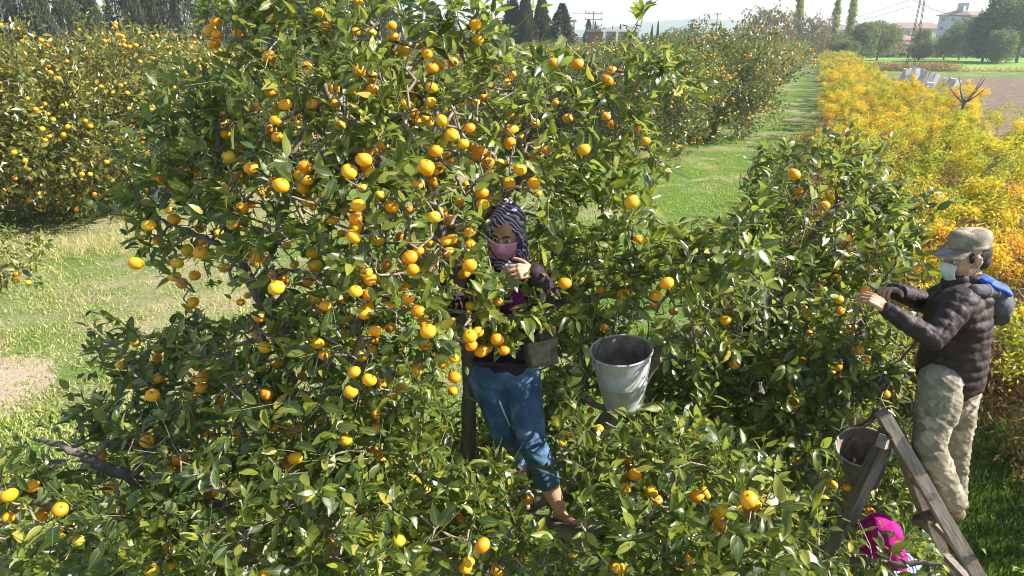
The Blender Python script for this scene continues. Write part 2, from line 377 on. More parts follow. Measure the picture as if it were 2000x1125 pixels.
# ------------------------------------------------------------------ near tangerine trees
def smooth_line(pts, rad, n=6):
    P = [Vector(p) for p in pts]; out = []; ro = []
    for i in range(len(P)-1):
        p0 = P[max(i-1, 0)]; p1 = P[i]; p2 = P[i+1]; p3 = P[min(i+2, len(P)-1)]
        for k in range(n):
            t = k/n; q = .5*((2*p1)+(p2-p0)*t+(2*p0-5*p1+4*p2-p3)*t*t+(3*p1-p0-3*p2+p3)*t**3)
            j = .010; q = q+Vector((random.uniform(-j, j), random.uniform(-j, j), random.uniform(-j, j)))
            out.append(q); ro.append(rad[i]*(1-t)+rad[i+1]*t)
    out.append(P[-1]); ro.append(rad[-1]); return out, ro
def near_tree(root, limbs, clumps, fruits, dens, extra_fruit, name_seed, nleafparts=300, parts_max=300):
    global rng
    mb = MB(); nodes = []; nrad = []
    for pts, rad in limbs:
        o, r = smooth_line([Vector(p) for p in pts], rad); mb.tube(o, r, 10, rough=.05)
        for p, q in zip(o, r): nodes.append(p); nrad.append(q)
    mb.build('trunk', M['bark'], root)
    nodes = [np.array(p) for p in nodes]; NP = np.zeros((60000, 3)); n0 = len(nodes); NP[:n0] = nodes; cnt = n0
    # shoots in the clumps
    S = []; SD = []
    for (px, py, rp, Y, *o) in clumps:
        c = at(px, py, Y); zc = proj(c[None])[2][0]; r = rp*zc/F*.98
        k = int(dens*(r/.28)**2*(o[0] if o else 1)) + 3
        d = unit(k); rad = r*(rng.random(k)**.45); P = c+d*rad[:, None]*np.array([1, .95, 1])
        S.append(P); SD.append(d*.6+unit(k)*.6+np.array([0, -.12, .45]))
    S = np.concatenate(S); SD = np.concatenate(SD); SD /= np.linalg.norm(SD, axis=1, keepdims=True)
    ctr = S.mean(0); S[:, 2] = np.maximum(S[:, 2], .25)
    kz = cleared(S, 2); S = S[~kz]; SD = SD[~kz]
    order = np.argsort([np.min(np.sum((NP[:n0]-s)**2, 1)) for s in S])
    EA, EB, tips = [], [], []; par = list(range(n0)); parent = [-1]*n0
    for i in order:
        s = S[i]; d2 = np.sum((NP[:cnt]-s)**2, 1); j = int(np.argmin(d2)); a = NP[j]; L = math.sqrt(d2[j])
        m = max(1, min(6, int(L/.10))); prev = j
        bend = rng.normal(0, .10*L, 3); 
        for q in range(1, m+1):
            t = q/m; p = a*(1-t)+s*t+bend*math.sin(PI*t)
            NP[cnt] = p; parent.append(prev); EA.append(prev); EB.append(cnt); prev = cnt; cnt += 1
            if cnt >= 59990: break
        tips.append((prev, i))
        if cnt >= 59990: break
    w = np.zeros(cnt)
    for t, i in tips: w[t] += 1
    for k in range(cnt-1, n0-1, -1):
        w[parent[k]] += w[k]
    rr = np.clip(.0019*np.sqrt(np.maximum(w, 1))+.0008, .0026, .022)
    EA = np.array(EA); EB = np.array(EB)
    mid = (NP[EA]+NP[EB])/2; kk = ~cleared(mid, 0); EA = EA[kk]; EB = EB[kk]
    ra = np.where(EA < n0, rr[EB], rr[EA]); bv = seg_mesh(NP[EA], NP[EB], ra, rr[EB], 5)
    me = mesh_np('branches', *bv, M['twig']); link('branches', me, root, kind='stuff')
    # leaves on shoots
    LPs, LDs, LNs, LLs, TA, TB, SI = [], [], [], [], [], [], []
    for t, i in tips:
        p0 = NP[t]; d = SD[i]; ln = rng.uniform(.10, .24); k = rng.integers(6, 14); az = rng.random()*2*PI
        H = np.array([0, 0, 1.]) if abs(d[2]) < .85 else np.array([1., 0, 0]); u = np.cross(d, H); u /= np.linalg.norm(u); v = np.cross(d, u)
        end = p0+d*ln+np.array([0, 0, -.02]); TA.append(p0); TB.append(end)
        sc = rng.uniform(.8, 1.2)
        for q in range(k):
            f = (q+.4)/k; a = az+q*2.4+rng.normal(0, .3); out = u*math.cos(a)+v*math.sin(a)
            ld = out*(1.0-.45*f)+d*(.35+.75*f)+np.array([0, 0, -.22]); p = p0*(1-f)+end*f+out*.008
            nn = d*(1-.3*f)-out*.2+np.array([0, 0, .55])+rng.normal(0, .34, 3)
            SI.append(len(TA)-1); LPs.append(p); LDs.append(ld+rng.normal(0, .30, 3)); LNs.append(nn); LLs.append(sc*rng.uniform(.046, .088)*(1.1 if f < .8 else .75))
    P = np.array(LPs); D = np.array(LDs); N = np.array(LNs); L = np.array(LLs)
    P += D/np.linalg.norm(D, axis=1, keepdims=True)*.008
    C = P + D/np.linalg.norm(D, axis=1, keepdims=True)*(L*.5)[:, None]
    keep = ~cleared(C, 13)
    # keep the leaves off the lens side of the listed fruit, as they hang in the open
    x, y, z = proj(C)
    FP = np.array([atz(f[0], f[1], f[3]) for f in fruits]); FRr = np.array([f[2]*f[3]/F/2 for f in fruits])
    allf = [(FP[i], FRr[i]) for i in range(len(fruits))]
    TP = NP[[t for t, i in tips]]; tx, ty, tz = proj(TP); idx = np.argsort(rng.random(len(TP))-.07*((tx < 1000) & (ty < 720))-.04*(tz < 3.3))
    for i in idx:
        if len(allf) >= len(fruits)+extra_fruit: break
        c = TP[i]+np.array([rng.normal(0, .04), -.03+rng.normal(0, .04), -.05]); 
        if cleared(c[None], 10)[0]: continue
        if min(np.linalg.norm(c-a[0]) for a in allf) < .07: continue
        allf.append((c, rng.uniform(.024, .032)))
        if rng.random() < .45: allf.append((c+np.array([rng.normal(0, .03), rng.normal(0, .03), -.058]), rng.uniform(.024, .031)))
    EX = np.array([a[0] for a in allf[len(fruits):]]); ER = np.array([a[1] for a in allf[len(fruits):]]); ex, ey, ez = proj(EX)
    for i in range(len(EX)):
        m = ((x-ex[i])**2+(y-ey[i])**2 < (ER[i]*F/ez[i]+8)**2) & (z < ez[i]+.05) & (z > ez[i]-.5); keep &= ~(m & (rng.random(len(x)) > .35))
    for f in fruits:
        m = ((x-f[0])**2+(y-f[1])**2 < (f[2]*.5+17)**2) & (z < f[3]+.05) & (z > .1); keep &= ~(m & (rng.random(len(x)) > .07))
    inside = np.zeros(len(P), bool)
    for c, r in zip(FP, FRr): inside |= np.sum((C-c)**2, 1) < (r*.9)**2
    keep &= ~inside
    left_ = np.bincount(np.array(SI)[keep], minlength=len(TA))
    P, D, N, L, C = P[keep], D[keep], N[keep], L[keep], C[keep]; x, y, z = x[keep], y[keep], z[keep]
    W = L*rng.uniform(.34, .50, len(L)); Dn = D/np.linalg.norm(D, axis=1, keepdims=True)
    S_, D_, N_ = frames(D, N)
    view = C-np.array([0, 0, CAMZ]); view /= np.linalg.norm(view, axis=1, keepdims=True)
    size = L/np.maximum(z, .3)*np.abs(np.sum(N_*view, 1))
    infr = (x > 10) & (x < 1990) & (y > 10) & (y < 1115)
    # depth grid: the frontmost leaves are the ones that show
    gx = (np.clip(x, 0, 1999)//22).astype(int); gy = (np.clip(y, 0, 1124)//22).astype(int); g = gx*60+gy
    best = {}
    for i in np.argsort(z):
        if infr[i] and g[i] not in best: best[g[i]] = i
    cand = np.array(list(best.values())); cand = cand[np.argsort(-size[cand])][:nleafparts]
    sel = np.zeros(len(P), bool); sel[cand] = True
    for i in cand:
        Mx = Matrix(((S_[i, 0]*L[i], D_[i, 0]*L[i], N_[i, 0]*L[i], P[i, 0]), (S_[i, 1]*L[i], D_[i, 1]*L[i], N_[i, 1]*L[i], P[i, 1]), (S_[i, 2]*L[i], D_[i, 2]*L[i], N_[i, 2]*L[i], P[i, 2]), (0, 0, 0, 1)))
        child_at('leaf', LEAFM[int(rng.integers(6))], root, Mx)
    q = ~sel; n = int(q.sum())
    v, t, r, lc = big_leaves(P[q], D[q], N[q], L[q], W[q], rng.uniform(-.05, .5, n), rng.uniform(.0, .7, n))
    link('foliage', mesh_np('foliage', v, t, M['leaf'], True, {'rnd': r, 'lc': lc}), root, kind='stuff')
    TA = np.array(TA); TB = np.array(TB); kk = (left_ >= 4) & ~cleared((TA+TB)/2, 2)
    me = mesh_np('shoots', *seg_mesh(TA[kk], TB[kk], np.full(kk.sum(), .0022), np.full(kk.sum(), .0014), 4), M['twig_green']); link('shoots', me, root, kind='stuff')
    # fruit
    rest = allf[parts_max:]; allf = allf[:parts_max]
    if rest:
        fv, fT, fq = fruit_cloud(np.array([a[0] for a in rest]), np.array([a[1] for a in rest])); link('fruit', mesh_np('fruit', fv, fT, M['fruit'], True, {'rnd': fq}), root, kind='stuff')
    for k, (c, r) in enumerate(allf):
        j = int(np.argmin(np.sum((NP[:cnt]-c)**2, 1)))
        R = (Matrix.Rotation(rng.uniform(0, 6.28), 4, 'Z') @ Matrix.Rotation(rng.normal(0, .35), 4, 'X') @ Matrix.Rotation(rng.normal(0, .35), 4, 'Y'))
        child_at('tangerine', FR[k % 4], root, Matrix.Translation(Vector(c)) @ R @ Matrix.Diagonal((r, r, r, 1)))
    return len(P), len(allf), cnt

FL = [(790,97,28),(884,121,24),(723,62,26),(765,50,22),(1128,125,26),(1186,157,26),(1195,138,22),(728,151,24),(525,110,28),(497,211,24),(440,242,18),(529,253,24),(571,232,16),(815,138,22),
(808,222,24),(832,232,22),(870,235,24),(905,200,15),(1045,240,20),(1109,231,22),(1140,292,28),(1184,227,20),(1197,243,22),(1085,200,14),(1000,145,18),(990,160,18),(446,306,28),(473,344,24),
(549,362,34),(588,343,30),(711,312,34),(728,296,24),(832,326,36),(924,288,26),(923,315,16),(682,335,34),(640,180,22),(665,245,22),(870,300,22),(878,312,20),(960,310,20),(993,285,16),(1020,270,18),(1005,252,18),
(1024,355,24),(1010,328,18),(1050,378,18),(1234,394,32),(765,403,30),(741,381,22),(862,415,26),(877,429,26),(897,395,22),(910,362,20),(708,368,22),(700,392,18),(694,443,30),(690,462,32),(738,468,28),
(668,456,20),(800,410,20),(590,410,20),(612,405,16),(330,410,20),(340,428,26),(365,488,26),(391,493,28),(423,454,22),(290,440,28),(341,540,26),(355,553,24),(380,538,24),(437,523,24),(376,590,26),
(265,514,30),(496,512,22),(613,522,26),(575,516,20),(603,548,26),(540,562,34),(551,548,26),(755,518,26),(840,475,24),(822,488,22),(730,544,24),(882,462,18),(907,534,26),(1103,553,28),(890,582,20),
(912,621,22),(862,500,16),(836,647,34),(824,628,22),(762,640,24),(727,662,26),(700,670,24),(704,695,28),(517,678,28),(500,652,20),(541,708,26),(638,695,24),(637,672,18),(590,735,20),(813,723,28),
(940,686,28),(884,764,20),(784,758,22),(768,770,22),(740,889,22),(724,876,20),(521,770,28),(298,772,28),(626,819,22),(564,845,26),(577,895,30),(563,903,26),(585,830,18),(470,845,20),(350,898,28),(287,862,28),
(311,845,24),(410,850,20),(408,970,26),(444,995,22),(418,962,20),(118,995,30),(18,967,32),(80,1008,28),(215,952,22),(196,890,26),(572,990,20),(643,1020,22),(530,590,24),(553,530,20),(484,577,16),
(450,673,18),(461,846,18),(1075,645,24),(1280,577,26),(1302,553,30),(1278,597,20),(1315,608,20),(1030,974,26),(1272,962,28),(1284,978,24),(1361,969,30),(1378,963,26),(1462,975,36),(1465,998,28),
(1406,1027,28),(1028,1090,24),(942,1065,34),(918,1035,22),(970,1112,24),(1210,1110,26),(1265,1020,22),(1240,770,22),(1155,1025,20),(600,128,20),(930,200,16),(650,430,18),(780,460,18),(560,480,20),
(470,590,18),(430,780,16),(370,870,18),(240,1000,22),(330,1040,22),(470,1050,22),(720,1000,20),(860,1060,22),(1120,1080,22),(1350,1090,24),(1300,1080,20),(1180,640,16),(1080,600,14),(900,250,16),(620,270,18),
(580,290,16),(490,400,18),(520,440,16),(640,600,18),(680,620,18),(790,600,18),(560,640,18),(600,770,16),(480,740,18),(380,740,16),(700,780,18),(680,860,18),(820,900,18)]
FB = [(1551,340,26),(1560,374,20),(1605,348,14),(1610,401,22),(1632,393,16),(1595,418,16),(1650,478,20),(1562,470,12),(1523,584,16),(1499,563,14),(1415,465,16),(1692,569,24),(1350,660,18),(1435,712,22),
(1550,785,20),(1614,932,20),(1628,947,18),(1610,978,22),(1510,1075,20),(1400,800,18),(1390,860,20),(1345,846,18),(1480,760,16),(1580,650,16),(1640,720,18),(1700,700,16),(1415,905,22),(1700,1000,20),(1765,870,20),
(1500,620,16),(1450,640,16),(1600,560,14),(1530,520,14),(1470,500,14),(1670,640,16),(1560,900,20),(1520,960,18),(1680,1090,22),(1590,1050,20),(1730,770,18)]
def fr(l, a=2.35, b=4.3): return [(x, y, d*.97, float(np.clip(86/d*1.0, a, b))) for x, y, d in l]
CA = [(600,60,105,3.5),(500,40,50,3.5),(430,25,26,3.5,.6),(690,20,75,3.5),(740,110,115,3.2),(860,120,105,3.2),(945,70,60,3.3),(1010,150,70,3.4),(520,165,95,3.3),(395,225,75,3.5),(440,260,90,3.3),(640,230,130,3.0),(790,260,135,2.9),
(940,270,120,3.05),(1060,250,85,3.3),(1120,90,26,3.5),(1130,160,45,3.5),(1185,160,36,3.5),(1240,70,24,3.6),(1250,130,40,3.6),(1315,140,34,3.7),(1200,230,60,3.5),(1280,300,55,3.5),(1150,300,70,3.4),(1340,320,22,3.5),(400,340,105,3.3),
(540,350,120,2.95),(680,380,130,2.8),(830,400,120,2.8),(960,360,70,3.05),(300,405,52,3.3),(290,480,44,3.2),(380,500,65,3.1),(360,565,36,3.1),(500,480,100,3.0),(640,510,130,2.75),(780,530,120,2.7),(880,480,60,2.9),(1050,350,80,3.2),
(1130,400,50,3.4),(1220,420,50,3.4),(540,600,110,2.9),(880,620,75,2.8),(760,650,130,2.7),(620,680,130,2.8),(490,680,110,3.0),(380,700,95,3.3),(260,690,72,3.6),(330,790,115,3.1),(460,800,130,2.8),(620,810,130,2.65),(780,790,120,2.75),(850,860,70,3.0),
(240,850,70,3.0),(150,910,90,2.8),(60,950,70,2.6),(300,940,120,2.6),(430,950,130,2.5),(580,950,130,2.45),(720,950,120,2.5),(850,970,110,2.6),(960,960,70,2.8),(60,1050,100,2.4),(200,1060,120,2.35),(350,1080,120,2.3),(500,1080,130,2.2),(650,1080,130,2.2),
(800,1080,120,2.3),(940,1060,95,2.4),(1060,1090,95,2.35),(1180,1070,110,2.3),(1000,1000,60,2.7),(1100,470,55,3.3),(1160,520,80,3.2),(1110,600,55,3.2),(1240,500,85,3.1),(1330,480,80,3.1),(1420,520,90,3.1),(1300,580,80,3.3),(1400,620,80,3.3),(1140,680,40,3.2),
(1130,850,55,2.9),(1210,880,80,2.75),(1320,890,95,2.8),(1200,970,95,2.5),(1330,990,110,2.4),(1460,1020,110,2.4),(1300,1080,110,2.3),(1440,1100,100,2.25),(1580,1090,90,2.4),(1080,800,30,3.3),
(700,200,120,4.2,.8),(900,250,120,4.2,.8),(560,300,130,4.2,.8),(450,450,80,4.0,.6),(700,450,130,4.1,.8),(900,550,110,4.2,.8),(650,620,140,4.0,.8),(450,800,130,3.9,.8),(700,800,140,3.8,.8),(1080,560,60,4.4,.7),(1200,650,90,4.3,.7),
(950,900,120,3.8,.8),(300,900,120,3.6,.8),(1100,950,110,3.7,.8),(1300,800,100,3.9,.8),(600,1000,150,3.2,.8),(900,1050,120,3.1,.8),(1250,1050,120,3.0,.8)]
CA += [(1010,620,34,2.95),(960,670,34,2.9),(940,600,34,2.85),(1060,600,30,3.0),(985,615,40,2.9),(1000,650,30,2.9),(925,560,40,2.95),(975,575,34,2.95),(955,630,38,2.95),(1035,575,26,3.0),(940,520,30,2.95),(1050,430,50,4.0),(960,380,60,4.0),(1080,500,70,4.2),(1100,700,90,4.2),(1000,800,90,4.2),(880,420,80,3.9)]
CB = [(1480,350,40,4.3),(1530,400,70,4.2),(1590,330,62,4.3),(1650,310,36,4.4),(1670,380,70,4.3),(1735,420,50,4.2),(1790,405,26,4.1,.6),(1440,440,70,4.0),(1560,460,110,3.9),(1670,490,95,3.9),(1760,480,45,4.0),(1490,570,100,3.7),(1600,600,110,3.7),(1690,640,70,3.7),
(1770,650,34,3.5,.8),(1400,720,95,3.8),(1500,700,115,3.6),(1630,730,110,3.5),(1720,720,45,3.6),(1740,800,28,3.5),(1560,840,110,3.4),(1440,840,100,3.4),(1600,950,95,3.3),(1480,950,100,3.2),(1680,1000,60,3.4),(1350,750,80,4.1),
(1700,1090,75,2.8),(1800,1075,45,2.8),(1840,1110,40,2.7),(1650,1080,60,2.9),(1780,930,40,4.0),(1700,820,50,3.9),(1700,950,60,4.0),(1550,550,120,4.7,.8),(1650,700,120,4.5,.8),(1500,800,130,4.5,.8),(1600,1000,130,4.2,.8),(1450,650,100,4.7,.8)]
A0 = (-.05, 3.75, 0)
rootA = empty('tangerine_tree', A0, 'large tangerine tree full of ripe fruit with the woman in a headscarf in it', 'tree', 'tangerine trees being picked')
limA = [([A0, (-.08, 3.7, .6), at(930, 960, 3.5), at(915, 880, 3.4), at(914, 700, 3.35), at(893, 560, 3.3), at(850, 400, 3.3), at(790, 230, 3.3), at(740, 60, 3.4)], [.11, .09, .065, .045, .036, .03, .022, .014, .006]),
 ([(-.05, 3.75, .3), at(1010, 1010, 3.5), at(1110, 930, 3.5), at(1200, 800, 3.6), at(1290, 690, 3.45), at(1370, 620, 3.5), at(1410, 500, 3.6)], [.09, .075, .062, .055, .048, .034, .014]),
 ([at(930, 960, 3.5), at(800, 830, 3.2), at(600, 690, 3.05), at(470, 520, 3.1), at(430, 330, 3.2), at(420, 200, 3.4)], [.06, .045, .034, .026, .018, .007]),
 ([(-.08, 3.7, .5), at(620, 1000, 3.1), at(400, 990, 2.9), at(268, 938, 2.75), at(190, 905, 2.72), at(130, 872, 2.7), at(65, 858, 2.7)], [.07, .048, .036, .030, .024, .016, .006]),
 ([at(620, 1000, 3.1), at(420, 1040, 2.7), at(200, 1010, 2.6), at(30, 962, 2.55), at(-60, 1000, 2.5)], [.05, .04, .034, .03, .02]),
 ([at(914, 700, 3.35), at(960, 640, 3.18), at(1050, 610, 3.12), at(1140, 585, 3.15), at(1240, 560, 3.3)], [.034, .028, .025, .022, .014]),
 ([at(893, 560, 3.3), at(935, 440, 3.4), at(1000, 365, 3.4), at(1070, 308, 3.4), at(1150, 230, 3.5), at(1215, 120, 3.6), at(1244, 50, 3.6)], [.026, .023, .021, .017, .012, .007, .003]),
 ([at(850, 400, 3.3), at(700, 330, 3.2), at(600, 220, 3.3), at(560, 80, 3.5), at(450, 20, 3.5)], [.02, .016, .012, .008, .004]),
 ([at(470, 520, 3.1), at(410, 470, 3.1), at(340, 440, 3.2), at(290, 420, 3.3)], [.018, .013, .01, .005]),
 ([at(930, 960, 3.5), at(950, 915, 3.15), at(1010, 912, 3.0), at(1105, 920, 2.98)], [.03, .018, .013, .009]),
 ([(-.05, 3.75, .3), at(900, 1090, 2.9), at(700, 1090, 2.5), at(480, 1100, 2.3)], [.06, .045, .03, .015]),
 ([at(1010, 1010, 3.5), at(1120, 1040, 2.9), at(1300, 1040, 2.6), at(1480, 1050, 2.5)], [.055, .04, .028, .014])]
print('treeA', near_tree(rootA, limA, CA, fr(FL), 52, 340, 1))
B0 = (1.85, 4.35, 0)
rootB = empty('tangerine_tree', B0, 'smaller tangerine tree with sparse fruit that the man on the ladder is picking', 'tree', 'tangerine trees being picked')
limB = [([B0, (1.8, 4.3, .7), at(1490, 860, 4.1), at(1470, 700, 4.0), at(1450, 560, 4.0), at(1440, 440, 4.1)], [.09, .07, .055, .042, .03, .01]),
 ([at(1470, 700, 4.0), at(1540, 560, 4.0), at(1600, 440, 4.1), at(1680, 370, 4.3), at(1720, 400, 4.3)], [.035, .028, .02, .012, .004]),
 ([(1.8, 4.3, .6), at(1620, 850, 3.9), at(1660, 700, 3.8), at(1720, 560, 3.9), at(1780, 470, 4.0)], [.06, .045, .03, .016, .005]),
 ([at(1450, 560, 4.0), at(1480, 450, 4.1), at(1540, 430, 4.1), at(1590, 340, 4.3)], [.03, .022, .015, .006]),
 ([at(1620, 850, 3.9), at(1690, 830, 3.7), at(1725, 760, 3.6), at(1790, 660, 3.45)], [.03, .02, .012, .005]),
 ([(1.8, 4.3, .5), at(1620, 1080, 3.2), at(1720, 1100, 2.8), at(1840, 1100, 2.7)], [.05, .035, .02, .006])]
print('treeB', near_tree(rootB, limB, CB, fr(FB, 2.6, 4.6), 54, 45, 2))
# the twig end that reaches in at the left edge, on a third tree mostly outside the frame
C0 = (-5.6, 6.4, 0)
rootC = empty('tangerine_tree', C0, 'tangerine tree at the left edge with one low branch reaching over dry grass', 'tree', 'tangerine trees being picked')
CC = [(40,500,42,6.3),(-60,500,90,6.6),(-150,560,130,6.7),(30,540,30,6.2),(75,520,20,6.2,.6),(-160,420,120,6.8),(-200,700,120,6.6)]
limC = [([C0, (-5.6, 6.4, .8), at(-150, 600, 6.5), at(-150, 480, 6.5)], [.10, .08, .06, .02]), ([(-5.6, 6.4, .6), at(-60, 560, 6.5), at(20, 520, 6.3), at(80, 515, 6.2)], [.05, .035, .02, .006])]
print('treeC', near_tree(rootC, limC, CC, [(-60, 520, 13, 6.6), (-120, 560, 13, 6.6)], 18, 30, 3, 60))

# ------------------------------------------------------------------ orchard behind
def crown_shell(n, R, H, z0, lump=.28, seed=0, inner=.62, fall=.5):
    d = unit(n); d[:, 2] = d[:, 2]*1.0
    t = inner+(1-inner)*rng.random(n)**fall
    off = seed*13.7
    nz = np.array([mnoise.noise(Vector((a[0]*1.9+off, a[1]*1.9, a[2]*1.9))) + .5*mnoise.noise(Vector((a[0]*4.3, a[1]*4.3+off, a[2]*4.3))) for a in d])
    rad = t*(1+lump*nz)
    zc = z0+(H-z0)*.5; hz = (H-z0)*.5
    sq = np.maximum(np.abs(d), 1e-6)
    boxy = (np.sum(sq**3.0, 1))**(-1/3.0)      # a fuller, squarer crown than a ball
    P = np.stack([d[:, 0]*R*rad*boxy, d[:, 1]*R*rad*boxy, zc+d[:, 2]*hz*rad*boxy], 1)
    P[:, 2] = np.maximum(P[:, 2], .05+rng.random(n)*.3)
    return P, d, t
_o = 'first second third fourth fifth sixth seventh eighth ninth tenth eleventh twelfth thirteenth fourteenth fifteenth sixteenth seventeenth eighteenth nineteenth twentieth'.split()
_t = {2: 'twenty', 3: 'thirty', 4: 'forty'}
def ordw(n):
    if n < 20: return _o[n]
    a, b = divmod(n+1, 10); return ('%s-%s' % (_t[a], _o[b-1])) if b else {2: 'twentieth', 3: 'thirtieth', 4: 'fortieth'}[a]
ORCH = []
for s_ in range(4):
    P, d, t = crown_shell(34000, 2.5, 3.9, .15, .48, s_, .50, .6)
    h1 = np.array([mnoise.noise(Vector(p*1.7+np.array([s_*7., 0, 0])))+.8*mnoise.noise(Vector(p*4.6)) for p in P]); kq = h1 > -.02+.25*rng.normal(size=len(P))*.4; P, d, t = P[kq], d[kq], t[kq]
    D = d*.5+unit(len(P))*.9+np.array([0, 0, .1]); N = d*.6+unit(len(P))*.6+np.array([0, 0, .6]); L = rng.uniform(.09, .165, len(P))
    v, T = small_leaves(P, D, N, L, L*.48)
    me = mesh_np('crown', v, T, M['leaf_far'] if s_ < 2 else M['leaf_far_b'], False, {'rnd': np.repeat(rng.random(len(P)), 4)})
    k = 560 if s_ > 1 else 320; Pf, df, tf = crown_shell(k, 2.58, 3.75, .3, .48, s_, .88, .3); Pf[1::2] = Pf[::2]+rng.normal(0, .08, (k//2, 3))
    fv, fT, fr_ = fruit_cloud(Pf, rng.uniform(.038, .050, k))
    mf = mesh_np('fruit', fv, fT, M['fruit'], True, {'rnd': fr_})
    mb = MB(); mb.tube([(0, 0, 0), (.04, .03, .5), (0, 0, .9)], [.13, .10, .09], 8, rough=.1)
    for q in range(6):
        a = q*1.05+s_; mb.tube([(0, 0, .7), (.5*math.cos(a), .5*math.sin(a), 1.3), (1.2*math.cos(a), 1.2*math.sin(a), 2.3), (1.6*math.cos(a), 1.6*math.sin(a), 3.1)], [.07, .05, .03, .012], 6, rough=.1)
    mt = bpy.data.meshes.new('trunk'); mt.from_pydata(mb.v, [], mb.f); mt.materials.append(M['bark'])
    ORCH.append((me, mf, mt, Pf))
UU = np.array([.42, .907]); VV = np.array([.907, -.42])
def orch(x, y, sc=1.0, var=None, label=None, parts=False, rz=None, group='tangerine trees in the orchard rows behind', sz=1.0):
    var = int(rng.integers(4)) if var is None else var; rz = rng.uniform(0, 6.28) if rz is None else rz
    r = empty('tangerine_tree', (x, y, 0), label, 'tree', group, rz); r.scale = (sc, sc, sc*sz)
    me, mf, mt, Pf = ORCH[var]
    link('crown', me, r, False, kind='stuff'); link('trunk', mt, r, False)
    if parts:
        for q in range(0, 560, 2):
            o = link('tangerine', FR[q % 4], r, False); o.location = Pf[q]; o.scale = (.046,)*3; o.rotation_euler = (rng.normal(0, .3), rng.normal(0, .3), 0)
    else: link('fruit', mf, r, False, kind='stuff')
    return r
near_lab = ['tangerine tree loaded with small fruit at the far left edge, its skirt touching dry grass',
 'second fruiting tangerine tree from the left edge in the front orchard row',
 'third fruiting tangerine tree from the left, partly behind the big tree']
for k, (px, Y) in enumerate(((-60, 14.6), (175, 16.6), (375, 19.6))):
    x = at(px, 400, Y)[0]; orch(x, Y, (1.12, 1.08, 1.0)[k], (2, 3, 2)[k], near_lab[k], True)
specials = [(1388, 29.5, 1.12, 0, 'rounded dark tangerine tree beside the grassy path, its fruit orange brown'),
 (1255, 25.0, .98, 1, 'green bushy tangerine tree behind the open grass, left of the path-side tree'),
 (1412, 36.5, .85, 0, 'small tangerine tree just behind the rounded one beside the grassy path')]
for px, Y, sc, var, lb in specials:
    orch(at(px, 300, Y)[0]*1.0, Y, sc, var, lb)
used = [(at(p, 400, Y)[0], Y) for p, Y in ((-60, 14.6), (175, 16.6), (375, 19.6))]+[(at(p, 300, Y)[0], Y) for p, Y, *_ in specials]
for ri, v_ in enumerate((-7.5, -10.8, -15, -20, -25.5, -31)):
    cnt_ = 0
    s_ = 38 if v_ > -8 else (24 if v_ > -12 else 12)
    while s_ < (104 if v_ > -25 else 80):
        p = UU*(s_+rng.normal(0, .4))+VV*(v_+rng.normal(0, .3)); s_ += 4.9
        px, py, z = proj(np.array([[p[0], p[1], 3]])); 
        if px[0] < -260 or px[0] > 1560 or z[0] < 5: continue
        if min(math.hypot(p[0]-a, p[1]-b) for a, b in used) < 4.0: continue
        used.append((p[0], p[1]))
        orch(p[0], p[1], rng.uniform(.95, 1.12), int(rng.integers(0, 2)) if v_ > -12 else None, 'fruiting tangerine tree, %s from the near end of the %s orchard row' % (ordw(cnt_), ordw(ri)), sz=(rng.uniform(.74, .86) if p[1] > 24 else .95)); cnt_ += 1

# ------------------------------------------------------------------ autumn hedge
HEDGE = []
for s_ in range(4):
    A_, B_, RA, RB, tipsP = [], [], [], [], []
    for q in range(13):
        a = q*2*PI/13+rng.normal(0, .2); p = np.array([rng.normal(0, .15), rng.normal(0, .15), 0]); d = np.array([math.cos(a)*.35, math.sin(a)*.35, 1.0]); r = .035
        for k in range(7):
            d = d+rng.normal(0, .16, 3)+np.array([math.cos(a), math.sin(a), 0])*.10; d /= np.linalg.norm(d); q2 = p+d*.42
            A_.append(p); B_.append(q2); RA.append(r); RB.append(r*.82); r *= .82
            if k >= 1:
                for _ in range(3):
                    e = d*.4+unit(1)[0]*.9; e /= np.linalg.norm(e); pp = q2
                    rr_ = r*.5
                    for w in range(3):
                        qq = pp+e*.22; A_.append(pp); B_.append(qq); RA.append(rr_); RB.append(rr_*.7); rr_ *= .7; tipsP.append(qq); pp = qq; e = e+rng.normal(0, .3, 3)+np.array([0, 0, .05]); e /= np.linalg.norm(e)
            p = q2
    A_ = np.array(A_); B_ = np.array(B_); tp = np.array(tipsP)
    mt = mesh_np('stems', *seg_mesh(A_, B_, np.array(RA), np.array(RB), 4), M['twig'])
    tp = tp[(tp[:, 2] > 1.15+rng.random(len(tp))*.9)]
    cn = np.array([mnoise.noise(Vector(p_*2.1+np.array([s_*5, 3, 0]))) for p_ in tp]); tp = tp[cn > .07]
    n = 13500; i = rng.integers(0, len(tp), n); P = tp[i]+rng.normal(0, .075, (n, 3)); L = rng.uniform(.045, .095, n)
    v, T = small_leaves(P, unit(n), unit(n, .8), L, L*.45)
    cl = np.array([mnoise.noise(Vector(p_*1.3+np.array([s_*9, 0, 0]))) for p_ in tp])[i]
    rn = np.clip(.50+cl*1.6+rng.normal(0, .16, n), 0, .999)
    mc = mesh_np('crown', v, T, M['leaf_yellow'] if s_ % 2 == 0 else M['leaf_yellow_green'], False, {'rnd': np.repeat(rn, 4)})
    # red brown undergrowth at its foot
    n = 11000; a = rng.random(n)*2*PI; rr_ = 1.7*np.sqrt(rng.random(n)); P = np.stack([rr_*np.cos(a), rr_*np.sin(a), rng.random(n)**1.2*1.55], 1); L = rng.uniform(.05, .12, n)
    v, T = small_leaves(P, unit(n, .7), unit(n), L, L*.3); mu = mesh_np('undergrowth', v, T, M['weed_red'], False, {'rnd': np.repeat(rng.random(n), 4)})
    HEDGE.append((mt, mc, mu))
for nm in ('leaf_yellow', 'leaf_yellow_green'):
    pass
